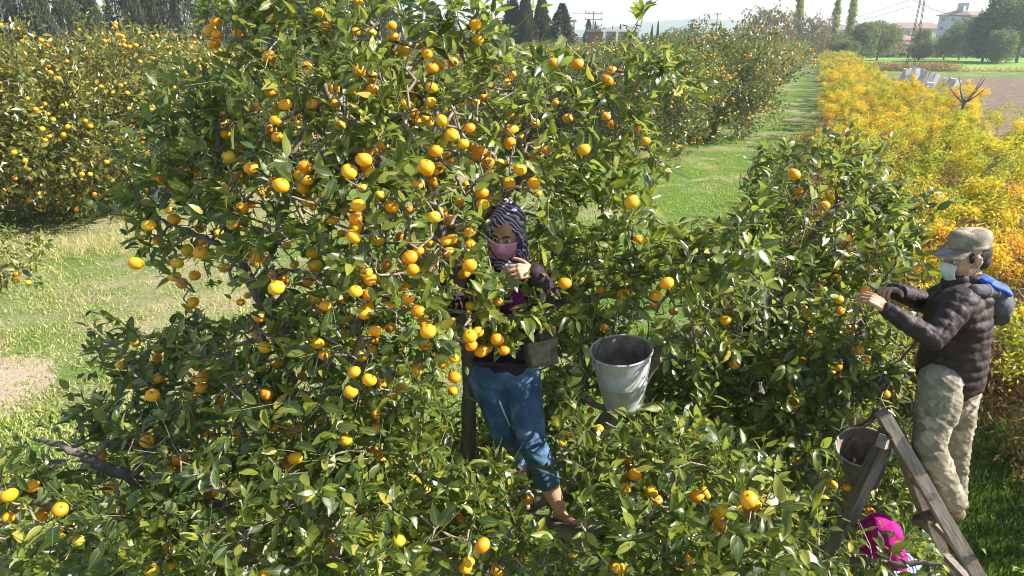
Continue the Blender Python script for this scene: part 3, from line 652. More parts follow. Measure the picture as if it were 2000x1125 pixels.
def bush(x, y, sc, var, label, sz=1.0):
    r = empty('autumn_shrub', (x, y, 0), label, 'shrub', 'autumn shrubs in the row beside the path', rng.uniform(0, 6.28)); r.scale = (sc, sc, sc*sz)
    mt, mc, mu = HEDGE[var]; link('stems', mt, r, False); link('crown', mc, r, False, kind='stuff')
    link('undergrowth', mu, r, False, kind='stuff'); return r
labs = []
k = 0; kf = kb = 0
for s_ in np.arange(-1.5, 112, 2.75):
    for v_, pr in ((1.7, 1), (3.9, .85)):
        if rng.random() > pr: continue
        back = v_ > 3
        if back and (s_ > 45 or s_ < 1): continue
        if s_ < 9.5: v_ += 2.4  # unseen nearest shrubs, added to shade the grass right of the ladder
        vo = v_ - max(s_-10, 0)*.030
        p = UU*(s_+rng.normal(0, .3))+VV*(vo+rng.normal(0, .3))
        px = proj(np.array([[p[0], p[1], 2]]))[0][0]
        kk_ = kb if back else kf
        lb = 'yellow shrub, %s from the near end in the %s line of the autumn row' % (ordw(kk_), 'back' if back else 'front')
        if back: kb += 1
        else: kf += 1
        bush(p[0], p[1], rng.uniform(.78, .92) if s_ > 16 else .88, [0, 1, 3, 1, 2, 3, 1, 0][k % 8], lb, rng.uniform(.70, .92)); k += 1
# a bare dark sapling sticking out of the shrubs
sp = at(1880, 215, 17.5)
rt = empty('bare_tree', (sp[0], sp[1], 0), 'dark bare forked tree rising between the yellow shrubs', 'tree')
mb = MB(); o, r = smooth_line([(sp[0]-.1, sp[1], 0), (sp[0]-.15, sp[1], 1.2), (sp[0]-.05, sp[1], 2.0), (sp[0], sp[1], 2.55)], [.06, .05, .045, .035]); mb.tube(o, r, 8, rough=.08); mb.build('trunk', M['bark'], rt)
for dx, dz, dy in ((-.45, .35, 0), (-.15, .6, .1), (.45, .3, 0), (.25, .55, -.1), (.6, .6, .2)):
    mb = MB(); o, r = smooth_line([(sp[0], sp[1], 2.45), (sp[0]+dx*.5, sp[1]+dy, 2.5+dz*.35), (sp[0]+dx, sp[1]+dy*2, 2.5+dz)], [.028, .018, .006]); mb.tube(o, r, 6); mb.build('limb', M['bark'], rt)

# ------------------------------------------------------------------ far trees
def card_tree(name, P, D, N, L, wr, mat, h, tr=.15):
    v, T = small_leaves(P, D, N, L, L*wr); c = mesh_np('crown', v, T, mat, False, {'rnd': np.repeat(rng.random(len(P)), 4)})
    mb = MB(); mb.tube([(0, 0, 0), (0, 0, h*.5), (0, 0, h*.85)], [tr, tr*.7, tr*.2], 7); t = bpy.data.meshes.new('trunk'); t.from_pydata(mb.v, [], mb.f); t.materials.append(M['bark'])
    return c, t
def conifer(n, H, R, sharp, seed, droop=.1, fl=.6):
    z = H*(.03+.97*rng.random(n)**1.15); a = rng.random(n)*2*PI
    nz = np.array([mnoise.noise(Vector((math.cos(x)*1.6+seed*5, math.sin(x)*1.6, zz*.55))) for x, zz in zip(a, z)])+.6*np.array([mnoise.noise(Vector((math.cos(x)*4+seed*5, math.sin(x)*4, zz*1.6))) for x, zz in zip(a, z)])
    prof = np.where(z < H*.25, .75+z/(H*.25)*.25, (1-(z-H*.25)/(H*.75))**sharp)
    r = R*prof*(1+.75*nz)*(.30+.70*rng.random(n)**.5); P = np.stack([r*np.cos(a), r*np.sin(a), z], 1)
    out = np.stack([np.cos(a), np.sin(a), np.full(n, fl)], 1); D = out+rng.normal(0, .35, (n, 3)); return P, D, unit(n, .5)
CON = []
for s_, (H, R, sh, fl) in enumerate(((14, 2.3, .55, 1.2), (13, 2.6, .62, .5), (12, 1.6, .75, 2.0), (10, 2.4, .9, .1))):
    P, D, N = conifer(13000, H, R, sh, s_, fl=fl); L = rng.uniform(.22, .55, len(P)); CON.append((card_tree('conifer', P, D, N, L, .32, M['conifer'], H, .2), H))
def far_tree(kind, px, ytop, Y, label, group, mesh, H, wsc=1.0, cat='tree', rz=None):
    """Y distance; ytop = pixel row of the top"""
    p = at(px, ytop, Y); sc = p[2]/H
    r = empty(kind, (p[0], p[1], 0), label, cat, group, rng.uniform(0, 6.28)); r.scale = (sc*wsc, sc*wsc, sc)
    link('crown', mesh[0], r, False, kind='stuff'); link('trunk', mesh[1], r, False); return r
g = 'conifers in the windbreak behind the orchard'; cw = 0
for i, px in enumerate(range(-90, 700, 37)):
    Y = 62+rng.uniform(-3, 3)+px*.012; top = -70+rng.uniform(-25, 15) if px < 600 else -30
    if 150 < px < 165: continue
    far_tree('conifer', px+rng.uniform(-8, 8), top, Y, 'tall conifer, %s from the left in the dense windbreak behind the orchard' % ordw(cw), g, *CON[int(rng.integers(0, 3))], .8); cw += 1
for px, top, Y, w, lb in ((725, -10, 68, 1.1, 'conifer at the right end of the dense windbreak, top at the frame edge'), (757, 0, 70, 1.0, 'ragged conifer just right of the dense windbreak'), (800, 2, 80, .6, 'conifer showing above the main tree crown, left of the sky gap'),
    (845, 6, 84, 1.2, 'narrow conifer beside the tall shoots of the main tree'), (878, 18, 90, 1.0, 'short spiky conifer left of the sky gap'), (1000, -8, 86, 1.5, 'tall dark cypress left of the pair over the orchard'), (1027, -12, 85, 1.3, 'tallest dark cypress over the middle of the orchard'), (1058, -8, 86, 1.4, 'dense dark cypress next to the pointed fir'),
    (1098, 8, 82, 1.15, 'pointed fir with wide ragged base right of the dark cypresses'), (1150, 38, 110, .7, 'small fir left of the power pole'), (1163, 44, 112, .6, 'small fir behind the power pole'), (1197, 50, 150, .4, 'tiny pointed cypress left of the brick house'), (1212, 48, 150, .6, 'tiny fir above the brick house roof'),
    (1224, 50, 152, .4, 'tiny cypress at the right corner of the brick house roof'), (1274, 50, 118, .45, 'slim cypress, left one of the pair right of the brick house'), (1286, 43, 118, .42, 'slimmest tallest cypress of the pair right of the brick house'), (1352, 46, 160, .8, 'bluish fir left of the red roofed house'), (1363, 56, 165, .6, 'low bluish fir beside the red roofed house'), (1375, 56, 165, .4, 'tiny cypress behind the red roof')):
    m = CON[2] if w < .62 or 990 < px < 1070 else CON[3 if 1.12 < w < 1.18 else 1]; far_tree('conifer', px, top, Y, lb, 'scattered conifers on the skyline', *m, w)
def ball_tree(n, R, H, z0, seed, mat, lsz=.35, lump=.45):
    P, d, t = crown_shell(n, R, H, z0, lump, seed, .45, .55); P = P[P[:, 2] > z0*.7]; hh = np.array([mnoise.noise(Vector(p*.75+np.array([seed*3., 0, 0])))+.7*mnoise.noise(Vector(p*2.1)) for p in P]); P = P[hh > -.08+.1*rng.normal(size=len(P))]; k = len(P); L = rng.uniform(lsz*.6, lsz*1.3, k)
    return card_tree('t', P, unit(k), unit(k, .6), L, .6, mat, H, .22)
BR = ball_tree(12000, 3.6, 8, 1.5, 31, M['broadleaf']); BR2 = ball_tree(6000, 4.2, 9, 1.8, 41, M['brownleaf'], .42, .6); BR3 = ball_tree(15000, 3.4, 9, 1.0, 55, M['broadleaf'], .4, .4)
n = 9500; z = 1.2+12.8*rng.random(n); a = rng.random(n)*2*PI; pr = np.sin(PI*np.clip((z-.3)/14.2, 0, 1))**.45
r = 1.0*pr*(.2+.8*rng.random(n)**.6)*(1+1.1*np.array([mnoise.noise(Vector((math.cos(x)*1.5, math.sin(x)*1.5, q*1.5))) for x, q in zip(a, z)]))
PO = card_tree('p', np.stack([r*np.cos(a), r*np.sin(a), z], 1), unit(n, 1.4), unit(n), rng.uniform(.18, .42, n), .7, M['poplar'], 14, .1)
for px, top, Y, w, lb in ((1566, -14, 112, .85, 'slender yellow green poplar left of the two others, in front of brown trees'), (1641, -16, 128, .7, 'middle slender poplar with its top out of frame'), (1672, -20, 126, .75, 'slender poplar nearest to the steel pylon'), (1440, 48, 190, 1.1, 'small pale poplar beside the distant power pole'), (1455, 50, 195, 1.0, 'pale distant poplar between pole and brown tree'), (1408, 45, 185, .8, 'thin pale poplar right behind the distant power pole')):
    far_tree('poplar_tree', px, top, Y, lb, 'poplars beyond the orchard', PO, 14, w)
for px, top, Y, m, H, w, lb in ((1510, 12, 104, BR2, 9, 1.0, 'wide thinning brown tree left of the poplar'), (1592, 28, 112, BR2, 9, .8, 'brown leafed tree right behind the poplar'), (1480, 68, 120, BR, 8, 1.1, 'low grey green tree at the foot of the brown tree'),
    (1632, 66, 118, BR, 8, 1.2, 'low bushy tree under the middle poplar'), (1690, 46, 122, BR3, 9, 1.0, 'dark green tree right of the poplars'), (1725, 44, 126, BR, 8, 1.1, 'broad green tree between the poplars and the pylon'), (1655, 80, 112, BR3, 9, 1.6, 'dark low bush at the foot of the poplars'),
    (1806, 58, 128, BR3, 9, .7, 'narrow green tree just right of the pylon'), (1800, 82, 122, BR, 8, 1.3, 'low bush by the fence right of the pylon'), (1852, 72, 130, BR, 8, 1.0, 'yellowish small tree in front of the apartment block'), (1888, 42, 128, BR, 8, .8, 'round tree in front of the right end of the apartment block'),
    (1940, 22, 120, BR3, 9, 1.1, 'large dark tree at the right beyond the green field'), (1975, -20, 118, BR3, 9, .75, 'tall dense tree near the right edge beyond the field'), (2015, -5, 115, BR, 8, .9, 'tree cut by the right edge beyond the field'), (1962, 60, 110, BR3, 9, 1.1, 'low dark tree beside the pile of scrap'),
    (1325, 58, 130, BR, 8, 1.2, 'round pale green tree left of the red roofed house'), (1300, 70, 140, BR, 8, 1.4, 'low pale tree at the foot of the slim cypresses'), (1765, 62, 175, BR2, 9, .9, 'small brownish tree beside the little pink house'), (1420, 66, 170, BR, 8, 1.2, 'pale tree behind the red roofed house'), (905, 60, 120, BR3, 9, .9, 'dull green tree in the sky gap over the main tree')):
    far_tree('broadleaf_tree', px, top, Y, lb, 'broadleaf trees beyond the fields', m, H, w)
n = 0

def woods(n, x0, x1, Y, h, mat, label):
    px = rng.uniform(x0, x1, n); x = (px-1000)/F*(Y*.94+1.4); hh = h*(.55+.9*np.abs(np.array([mnoise.noise(Vector((a*.06, 3, 0)))+.5*mnoise.noise(Vector((a*.21, 7, 0))) for a in x])))
    P = np.stack([x, Y+rng.normal(0, 4, n), hh*rng.random(n)**.7], 1); L = rng.uniform(.5, 1.3, n); v, T = small_leaves(P, unit(n), unit(n, .6), L, L*.6)
    tag(link('far_woods', mesh_np('far_woods', v, T, mat, False, {'rnd': np.repeat(rng.random(n), 4)})), label, 'woods', kind='stuff')
woods(16000, 1080, 2150, 215, 5.5, M['broadleaf'], 'low mass of trees and scrub in front of the distant houses')
woods(12000, 1350, 2150, 150, 2.6, M['brownleaf'], 'low brownish scrub beyond the green field')
# ------------------------------------------------------------------ ground and fields
def ground_mat():
    t = NT('orchard_ground'); geo = t.n('NewGeometry').outputs['Position']
    n1 = t.noise(.35, 5, .6, geo); n2 = t.noise(3.0, 6, .65, geo); n3 = t.noise(22, 5, .7, geo); n4 = t.noise(.9, 4, .6, geo)
    green = t.ramp(n3, [(.3, (.045, .085, .018)), (.55, (.12, .20, .035)), (.75, (.24, .30, .07))])
    dry = t.ramp(n3, [(.3, (.17, .14, .08)), (.5, (.33, .28, .16)), (.75, (.50, .44, .27))])
    dirt = t.ramp(n2, [(.3, (.24, .17, .12)), (.7, (.42, .32, .23))])
    sx = t.n('SeparateXYZ'); t.l(geo, sx.inputs[0])
    # straw towards the left alley, greener on the path and under the trees
    lft = t.math('MULTIPLY', t.math('SUBTRACT', -1.2, sx.outputs[0]), .22, True)
    f = t.math('ADD', t.math('MULTIPLY', t.math('SUBTRACT', n1, .46), 3.2), t.math('MULTIPLY', lft, .30), True)
    c = t.mix(t.ramp(f, [(.1, (0, 0, 0)), (.75, (1, 1, 1))]), green, dry)
    c = t.mix(t.ramp(t.math('ADD', t.math('MULTIPLY', n4, .75), t.math('MULTIPLY', n2, .35)), [(.60, (0, 0, 0)), (.70, (1, 1, 1))]), c, dirt)
    ds = t.n('VectorMath', operation='DISTANCE'); t.l(geo, ds.inputs[0]); ds.inputs[1].default_value = (-6.5, 7.4, 0)
    dm = t.math('ADD', t.math('MULTIPLY', ds.outputs['Value'], .55), t.math('MULTIPLY', n2, .9))
    c = t.mix(t.ramp(dm, [(.9, (1, 1, 1)), (1.0, (0, 0, 0))]), c, t.ramp(n3, [(.3, (.34, .25, .18)), (.7, (.52, .42, .32))]))
    t.set(c, .95, .1).bump(n3, .8, .05); return t.m
mb = MB(); N_ = 60
xs = [-1600, -600, -200, -80, -40]+[i*2.0-30 for i in range(31)]+[40, 80, 200, 600, 1600]; ys = [-60, -20]+[i*2.0 for i in range(31)]+[80, 140, 260, 600, 1200, 1900]
vs_ = [(x, y, 0.05*mnoise.noise(Vector((x*.25, y*.25, 0))) if abs(x) < 60 and 0 < y < 70 else 0) for y in ys for x in xs]; nx = len(xs)
mb.add(vs_, [(j*nx+i, j*nx+i+1, (j+1)*nx+i+1, (j+1)*nx+i) for j in range(len(ys)-1) for i in range(nx-1)])
tag(mb.build('ground', ground_mat()), kind='structure')
def sheet(name, pts, z, mat):
    mb = MB(); mb.add([(x, y, z) for x, y in pts], [tuple(range(len(pts)))]); return tag(mb.build(name, mat), kind='structure')
def G(px, py): return ground_at(px, py)
t = NT('ploughed_soil'); g_ = t.n('NewGeometry').outputs['Position']; w = t.n('TexWave'); w.inputs['Scale'].default_value = .55; w.inputs['Distortion'].default_value = 6; w.inputs['Detail'].default_value = 4; t.l(g_, w.inputs['Vector'])
nn = t.noise(1.2, 6, .7, g_); t.set(t.mix(t.math('MULTIPLY', w.outputs['Fac'], .5), t.ramp(nn, [(.3, (.15, .105, .075)), (.7, (.29, .215, .16))]), (.13, .095, .07)), .95, .1).bump(nn, 1, .3)
M['soil'] = t.m
sheet('ploughed_field', [G(1690, 152), G(2600, 152), (140, 20), (14, 18), (17, 30)], .06, M['soil'])
t = NT('crop_green'); g_ = t.n('NewGeometry').outputs['Position']; nn = t.noise(.8, 7, .7, g_); n2 = t.noise(.08, 4, .6, g_)
t.set(t.mix(n2, t.ramp(nn, [(.3, (.08, .20, .02)), (.7, (.16, .34, .04))]), (.24, .36, .07)), .9, .15).bump(nn, 1, .2); M['crop'] = t.m
sheet('green_field', [G(1600, 139), G(2700, 139), G(2700, 110), G(1600, 110)], .05, M['crop'])
# hills
mb = MB(); vs_ = []; X = np.linspace(-700, 900, 90)
for j in range(9):
    y = 1000+j*45
    for x in X:
        p = math.exp(-((x-300)/190)**2)*30+math.exp(-((x-560)/120)**2)*12+math.exp(-((x+200)/260)**2)*14; q = math.sin(PI*j/8)
        vs_.append((x, y, -1+(p+3*mnoise.noise(Vector((x*.01, y*.01, 0)))*q)*q))
mb.add(vs_, [(j*90+i, j*90+i+1, (j+1)*90+i+1, (j+1)*90+i) for j in range(8) for i in range(89)])
tag(mb.build('hills', simple('hill_scrub', (.10, .12, .08), (.20, .19, .14), .02, .9, .1, 0)), kind='structure')
# dense hedgerows of scrub on the field border
def scrub(name, pts, mat, n, h, w, label, cat='undergrowth', L=(.15, .4), wr=.35):
    pts = np.array(pts); seg = rng.integers(0, len(pts)-1, n); f = rng.random(n)[:, None]; P = pts[seg]*(1-f)+pts[seg+1]*f; P = np.stack([P[:, 0]+rng.normal(0, w, n), P[:, 1]+rng.normal(0, w, n), rng.random(n)**1.5*h], 1)
    l = rng.uniform(*L, n); v, T = small_leaves(P, unit(n, .9 if wr > .2 else 2.0), unit(n), l, l*wr)
    return tag(link(name, mesh_np(name, v, T, mat, False, {'rnd': np.repeat(rng.random(n), 4)})), label, cat, kind='stuff')
scrub('dry_grass', [G(1700, 138), G(1860, 139)], M['weed_red'], 3500, .9, .8, 'brown dry weeds along the near edge of the green field')
scrub('verge_grass', [G(1860, 139), G(2100, 140)], M['grass_dry'], 2500, .35, .5, 'pale dry grass on the border of ploughed and green fields')
scrub('field_edge_scrub', [G(1600, 107), G(1800, 107), G(2080, 107)], M['brownleaf'], 6000, 1.3, 1.6, 'brown scrub along the fence at the far side of the green field', L=(.2, .6))

# grass blades
def blades(name, n, fn, mat, hmin, hmax, wd, label, rnds=None):
    P = fn(n); n = len(P); L = rng.uniform(hmin, hmax, n)*(.6+.8*np.array([mnoise.noise(Vector((a[0]*.9, a[1]*.9, 3)))+.5 for a in P]))
    v, T = small_leaves(P, unit(n, 1.6), unit(n), np.maximum(L, .02), np.full(n, wd)*rng.uniform(.7, 1.4, n), .1)
    return tag(link(name, mesh_np(name, v, T, mat, False, {'rnd': np.repeat(rng.random(n), 4)})), label, 'grass', kind='stuff')
def tri_area(px0, px1, py0, py1):
    def f(n):
        px = rng.uniform(px0, px1, n); py = rng.uniform(py0, py1, n)
        k = -CAMZ/(-(py-562.5)/F*UP[2]+FWD[2]); x = (px-1000)/F*k; y = (-(py-562.5)/F*UP[1]+FWD[1])*k
        # clumpy
        w = np.array([mnoise.noise(Vector((a*1.6, b*1.6, 0))) for a, b in zip(x, y)])+.35+rng.normal(0, .22, n)
        m = (w > .1) & ((x+6.5)**2+(y-7.4)**2 > 1.1*rng.random(len(x))); return np.stack([x[m], y[m], np.zeros(m.sum())], 1)
    return f
blades('alley_grass', 72000, tri_area(-900, 1000, 420, 1100), M['grass_dry'], .04, .11, .012, 'sparse sunlit straw coloured and green grass in the left alley')
blades('alley_greens', 62000, tri_area(-900, 1000, 430, 1100), M['grass_blade'], .03, .10, .016, 'fresh green weeds growing through the dry grass of the alley')
blades('path_grass', 42000, tri_area(1100, 1640, 140, 460), M['grass_blade'], .03, .09, .022, 'bright green grass on the sunny path between orchard and shrubs')
blades('shade_grass', 60000, tri_area(1560, 2080, 640, 1180), M['grass_shade_toned'], .03, .12, .012, 'shaded dark green grass right of the ladder')
blades('under_tree_grass', 16000, tri_area(700, 1560, 450, 1100), M['grass_blade'], .05, .14, .016, 'grass on the ground beneath the picked trees')
scrub('dry_weeds', [(5.0, 7.0), (5.6, 9), (6.6, 12), (8.2, 16), (11, 22), (14.5, 30)], M['weed_red'], 60000, 1.5, .8, 'reddish brown dry weeds at the foot of the yellow shrubs', L=(.04, .11))
scrub('row_foot_weeds', [(-11, 12.2), (-8, 13.4), (-5.6, 14.6), (-3, 16.4)], M['grass_dry'], 8000, .14, .45, 'tall dry grass along the foot of the left orchard row', L=(.06, .20), wr=.07)

# ------------------------------------------------------------------ buildings, poles, wires, clutter
M['plaster'] = simple('pale_plaster', (.50, .46, .42), (.62, .58, .53), 1.2, .85, .2, .1)
M['plaster_blue'] = simple('grey_blue_plaster', (.40, .43, .48), (.50, .53, .57), 1.2, .85, .2, .1)
M['pink'] = simple('pink_plaster', (.52, .36, .28), (.62, .45, .35), 1.2, .85, .2, .1)
M['rooftile'] = simple('roof_tile', (.22, .13, .10), (.31, .19, .15), 4, .85, .2, .3)
M['dark_glass'] = simple('dark_window', (.03, .035, .045), (.06, .07, .08), 2, .15, .6, 0)
M['white_paint'] = simple('white_paint', (.7, .7, .68), (.8, .8, .78), 3, .6, .3, 0)
M['concrete'] = simple('concrete', (.35, .33, .31), (.48, .46, .43), 3, .9, .2, .2)
M['steel_dark'] = simple('rusty_steel', (.06, .045, .045), (.13, .09, .08), 6, .7, .4, .1)
M['wire'] = simple('wire_metal', (.10, .10, .11), (.16, .16, .17), 6, .6, .3, 0)
M['woodpole'] = simple('weathered_pole', (.16, .14, .12), (.28, .25, .22), 6, .9, .2, .2)
t = NT('red_brick'); b = t.n('TexBrick'); b.inputs['Scale'].default_value = 3; b.inputs['Color1'].default_value = (.36, .13, .08, 1); b.inputs['Color2'].default_value = (.26, .09, .06, 1); b.inputs['Mortar'].default_value = (.4, .34, .3, 1)
t.l(t.n('TexCoord').outputs['Object'], b.inputs['Vector']); t.set(b.outputs['Color'], .9, .2); M['brick'] = t.m
def house(name, px, pyb, Y, w, d, h, wall, label, roof='flat', windows=(2, 3), rz=0, rmat=None, over=.35):
    p = at(px, pyb, Y); r = empty(name, (p[0], p[1], 0), label, 'building', None, rz)
    mb = MB(); mb.box((0, 0, h/2), (w, d, h)); mb.build('wall', M[wall], r, False, False)
    mb = MB(); rm = M[rmat or 'rooftile']
    if roof == 'hip':
        a, b2 = w/2+over, d/2+over; rg = max(w-d, .4)/2; hh = h+min(w, d)*.22
        mb.add([(-a, -b2, h), (a, -b2, h), (a, b2, h), (-a, b2, h), (-rg, 0, hh), (rg, 0, hh), (-a, -b2, h-.18), (a, -b2, h-.18), (a, b2, h-.18), (-a, b2, h-.18)], [(0,1,5,4),(1,2,5),(2,3,4,5),(3,0,4),(6,7,1,0),(7,8,2,1),(8,9,3,2),(9,6,0,3),(9,8,7,6)])
    else: mb.box((0, 0, h+.15), (w+over, d+over, .3))
    mb.build('roof', rm, r, False, False)
    rows, cols = windows
    for i in range(rows):
        for j in range(cols):
            ww = w/cols*.42; wh = h/rows*.46; x = -w/2+w*(j+.5)/cols; z = h*(i+.52)/rows
            o = MB().box((x, -d/2-.02, z), (ww+.2, .12, wh+.2)).build('window', M['white_paint'], r, False, False)
            MB().box((x, -d/2-.09, z), (ww, .04, wh)).build('pane', M['dark_glass'], o, False, False)
    for i in range(rows):
        for j in range(max(1, int(cols*d/w))):
            nn_ = max(1, int(cols*d/w)); y = -d/2+d*(j+.5)/nn_; z = h*(i+.52)/rows
            for sx in ((-1,) if px > 1500 else ()):
                o = MB().box((sx*(w/2+.02), y, z), (.12, d/nn_*.4, h/rows*.42)).build('window', M['white_paint'], r, False, False)
                MB().box((sx*(w/2+.09), y, z), (.04, d/nn_*.34, h/rows*.36)).build('pane', M['dark_glass'], o, False, False)
    return r
ap = house('apartment_block', 1872, 90, 235, 12.5, 9, 10.2, 'plaster_blue', 'four storey pale grey apartment block with balconies and shallow roof', 'hip', (4, 5), .55, None, .8)
for i in range(4):
    for sx in (-1, 1): MB().box((sx*3.2, -5.1, 1.6+i*2.5), (2.6, 1.2, .9)).build('balcony', M['white_paint'], ap, False, False)
MB().box((0, 0, 12.6), (4, 3.4, 2.4)).build('roof_stairhouse', M['plaster_blue'], ap, False, False); MB().box((-4, -1, 12.0), (1.2, 1.2, 1.6)).build('chimney', M['concrete'], ap, False, False)
house('low_apartment_block', 1775, 90, 260, 22, 9, 6.6, 'pink', 'long pinkish building with red tiled roof behind the steel pylon', 'hip', (2, 8), .1)
house('small_house', 1758, 95, 170, 5.5, 5, 3.3, 'pink', 'little pink house with a gabled roof between the trees left of the pylon', 'hip', (1, 2), .4)
house('town_house', 1700, 90, 300, 16, 9, 7.5, 'plaster', 'distant pale house with tiled roof behind the poplars', 'hip', (2, 5), .2)
house('roadside_house', 1480, 100, 150, 9, 6, 3.0, 'plaster', 'low pale shed under the brown trees left of the poplar', 'flat', (1, 3), .1, 'concrete')
house('far_house', 1640, 92, 310, 14, 9, 6.5, 'plaster', 'distant house showing between the two left poplars', 'hip', (2, 4), -.1)
br = house('brick_house', 1196, 90, 96, 4.9, 5, 4.55, 'brick', 'unfinished red brick house with concrete pillars and flat roof', 'flat', (1, 1), .25, 'concrete', .5)
for x in (-2.3, -.6, .9, 2.3): MB().box((x, -2.75, 2.3), (.28, .3, 4.5)).build('pillar', M['concrete'], br, False, False)
for x in (-1.4, .2, 1.6): o = MB().box((x, -2.52, 3.2), (.95, .08, 1.6)).build('window', M['dark_glass'] if x < 1 else M['white_paint'], br, False, False)
house('red_roofed_house', 1382, 100, 118, 6.2, 6, 3.1, 'plaster', 'white house with a red tiled hip roof showing above the orchard', 'hip', (1, 2), .15, None, .5)
house('long_shed', 862, 90, 100, 9, 5, 3.2, 'plaster', 'low shed with a dull purple red roof glimpsed left of the main tree top', 'hip', (1, 3), 0)
# steel pylon
p = at(1776, 137, 80); py_ = empty('steel_pylon', (p[0], p[1], 0), 'dark rusty lattice pylon standing at the edge of the green field', 'pylon'); H = 10.5
for sx in (-1, 1):
    for sy in (-1, 1): MB().beam((sx*.46, sy*.16, 0), (sx*.13, sy*.08, H), .055, .055).build('leg', M['steel_dark'], py_, False, False)
for i in range(12):
    z = .35+i*.85; z2 = z+.85; k0 = 1-z/H*.72; k1 = 1-min(z2, H)/H*.72
    for sy in (-1, 1):
        if i % 2 == 0: MB().beam((-.46*k0, sy*.16*k0, z), (.46*k0, sy*.16*k0, z), .035, .035).build('crossbar', M['steel_dark'], py_, False, False)
        if z2 < H and i % 4 == 1: MB().beam((-.46*k0, sy*.16*k0, z), (.46*k1, sy*.16*k1, z2), .028, .028).build('brace', M['steel_dark'], py_, False, False)
MB().beam((-.9, 0, H-.6), (.9, 0, H-.6), .08, .08).build('cross_arm', M['steel_dark'], py_, False, False); MB().beam((-.6, 0, H-1.4), (.6, 0, H-1.4), .07, .07).build('cross_arm', M['steel_dark'], py_, False, False)
for x in (-.85, 0, .85): MB().lathe([(.02, 0), (.07, .03), (.03, .08), (.07, .13), (.02, .18)], (x, 0, H-.56), n=8).build('insulator', M['white_paint'], py_, True, False)
def pole(px, top, Y, label, arms=2, aw=1.6):
    p = at(px, top, Y); r = empty('power_pole', (p[0], p[1], 0), label, 'pole'); MB().tube([(0, 0, 0), (0, 0, p[2])], [.17, .11], 8).build('post', M['woodpole'], r, True, False)
    for i in range(arms):
        z = p[2]-.25-i*.8; MB().beam((-aw/2, 0, z), (aw/2, 0, z), .1, .1).build('cross_arm', M['woodpole'], r, False, False)
        for x in (-aw/2+.1, 0, aw/2-.1): MB().lathe([(.04, 0), (.10, .05), (.04, .12), (.09, .2), (.02, .28)], (x, 0, z+.05), n=8).build('insulator', M['concrete'], r, True, False)
    return Vector((p[0], p[1], p[2]))
p1 = pole(1160, 22, 100, 'power pole with three crossarms left of the brick house', 3, 2.4); p2 = pole(1402, 25, 140, 'tall power pole with wires running both ways over the red roof', 1, 1.2)
pole(1475, 32, 200, 'thin distant pole left of the brown tree', 1, 1.0); pole(1122, 38, 95, 'short thin pole right of the pointed fir', 1, .6)
def wire(a, b, sag, label, r=.022):
    pts = [a.lerp(b, i/18)-Vector((0, 0, sag*4*(i/18)*(1-i/18))) for i in range(19)]; MBo = MB().tube(pts, r, 5).build('power_wire', M['wire']); tag(MBo, label, 'wire', 'overhead wires')
pt = Vector(at(1776, 0, 80))
for dz, e, s2, lb in ((0, at(1500, 58, 170), 1.2, 'upper overhead wire running left from the steel pylon'), (-.7, at(1540, 52, 165), 1.0, 'lower overhead wire running left from the steel pylon')):
    wire(pt+Vector((0, 0, dz)), Vector(e), s2, lb, .025)
for dz, e, s2, lb in ((.2, at(2120, -15, 60), 1.9, 'upper overhead wire running right from the steel pylon'), (-.6, at(1900, 62, 160), .9, 'lower overhead wire running right from the steel pylon')):
    wire(pt+Vector((0, 0, dz)), Vector(e), s2, lb, .025)
wire(p2, Vector(at(1270, 68, 150)), .5, 'wire running left from the tall pole over the red roof', .03); wire(p2-Vector((0, 0, .6)), Vector(at(1290, 70, 155)), .4, 'lower wire running left from the tall pole', .03)
wire(p2, Vector(at(1500, 62, 150)), .6, 'wire running right from the tall pole toward the brown tree', .03); wire(p1, Vector(at(1090, 20, 80)), .3, 'wire running left from the pole with three crossarms', .03)
# pale leaning slabs by the ploughed field
M['slab'] = simple('pale_slab', (.42, .42, .44), (.62, .62, .62), 2, .8, .3, .2)
for i, (px, pyb, hh, ln) in enumerate(((1762, 160, .95, .3), (1770, 162, 1.0, -.25), (1779, 160, 1.1, .25), (1788, 162, 1.0, -.2), (1797, 164, 1.0, .35), (1812, 168, .9, .4), (1822, 172, .9, .3), (1840, 180, .8, .45), (1851, 184, .9, .4), (1861, 187, .9, .35), (1806, 196, .9, .1))):
    gx, gy = ground_at(px, pyb+4); r_ = Matrix.Rotation(ln*.8, 3, 'Y')@Matrix.Rotation(.15, 3, 'X')
    mb = MB(); mb.box((0, 0, hh*.65), (.5, .07, hh*1.3), r_, jit=.03); mb.box((.05, .03, hh*1.15), (.36, .06, .3), r_, jit=.03)
    o = mb.build('slab', M['slab'], None, False); o.location = (gx, gy, .05); o.rotation_euler = (0, 0, rng.uniform(-.4, .4))
    tag(o, 'pale grey slab leaning in the row behind the yellow shrubs', 'slab', 'pale slabs beside the ploughed field')
# fence posts
fg = [ground_at(px, 108.5) for px in range(1590, 2060, 26)]
fe = empty('field_fence', (fg[0][0], fg[0][1], 0), 'thin wire fence with pale posts along the far side of the green field', 'fence')
for i, (x, y) in enumerate(fg): MB().beam((x, y, 0), (x, y, 1.5), .12, .12).build('post', M['white_paint'], fe, False)
for z in (.5, .95, 1.35): MB().tube([(x, y, z) for x, y in fg], .02, 4).build('wire', M['wire'], fe)
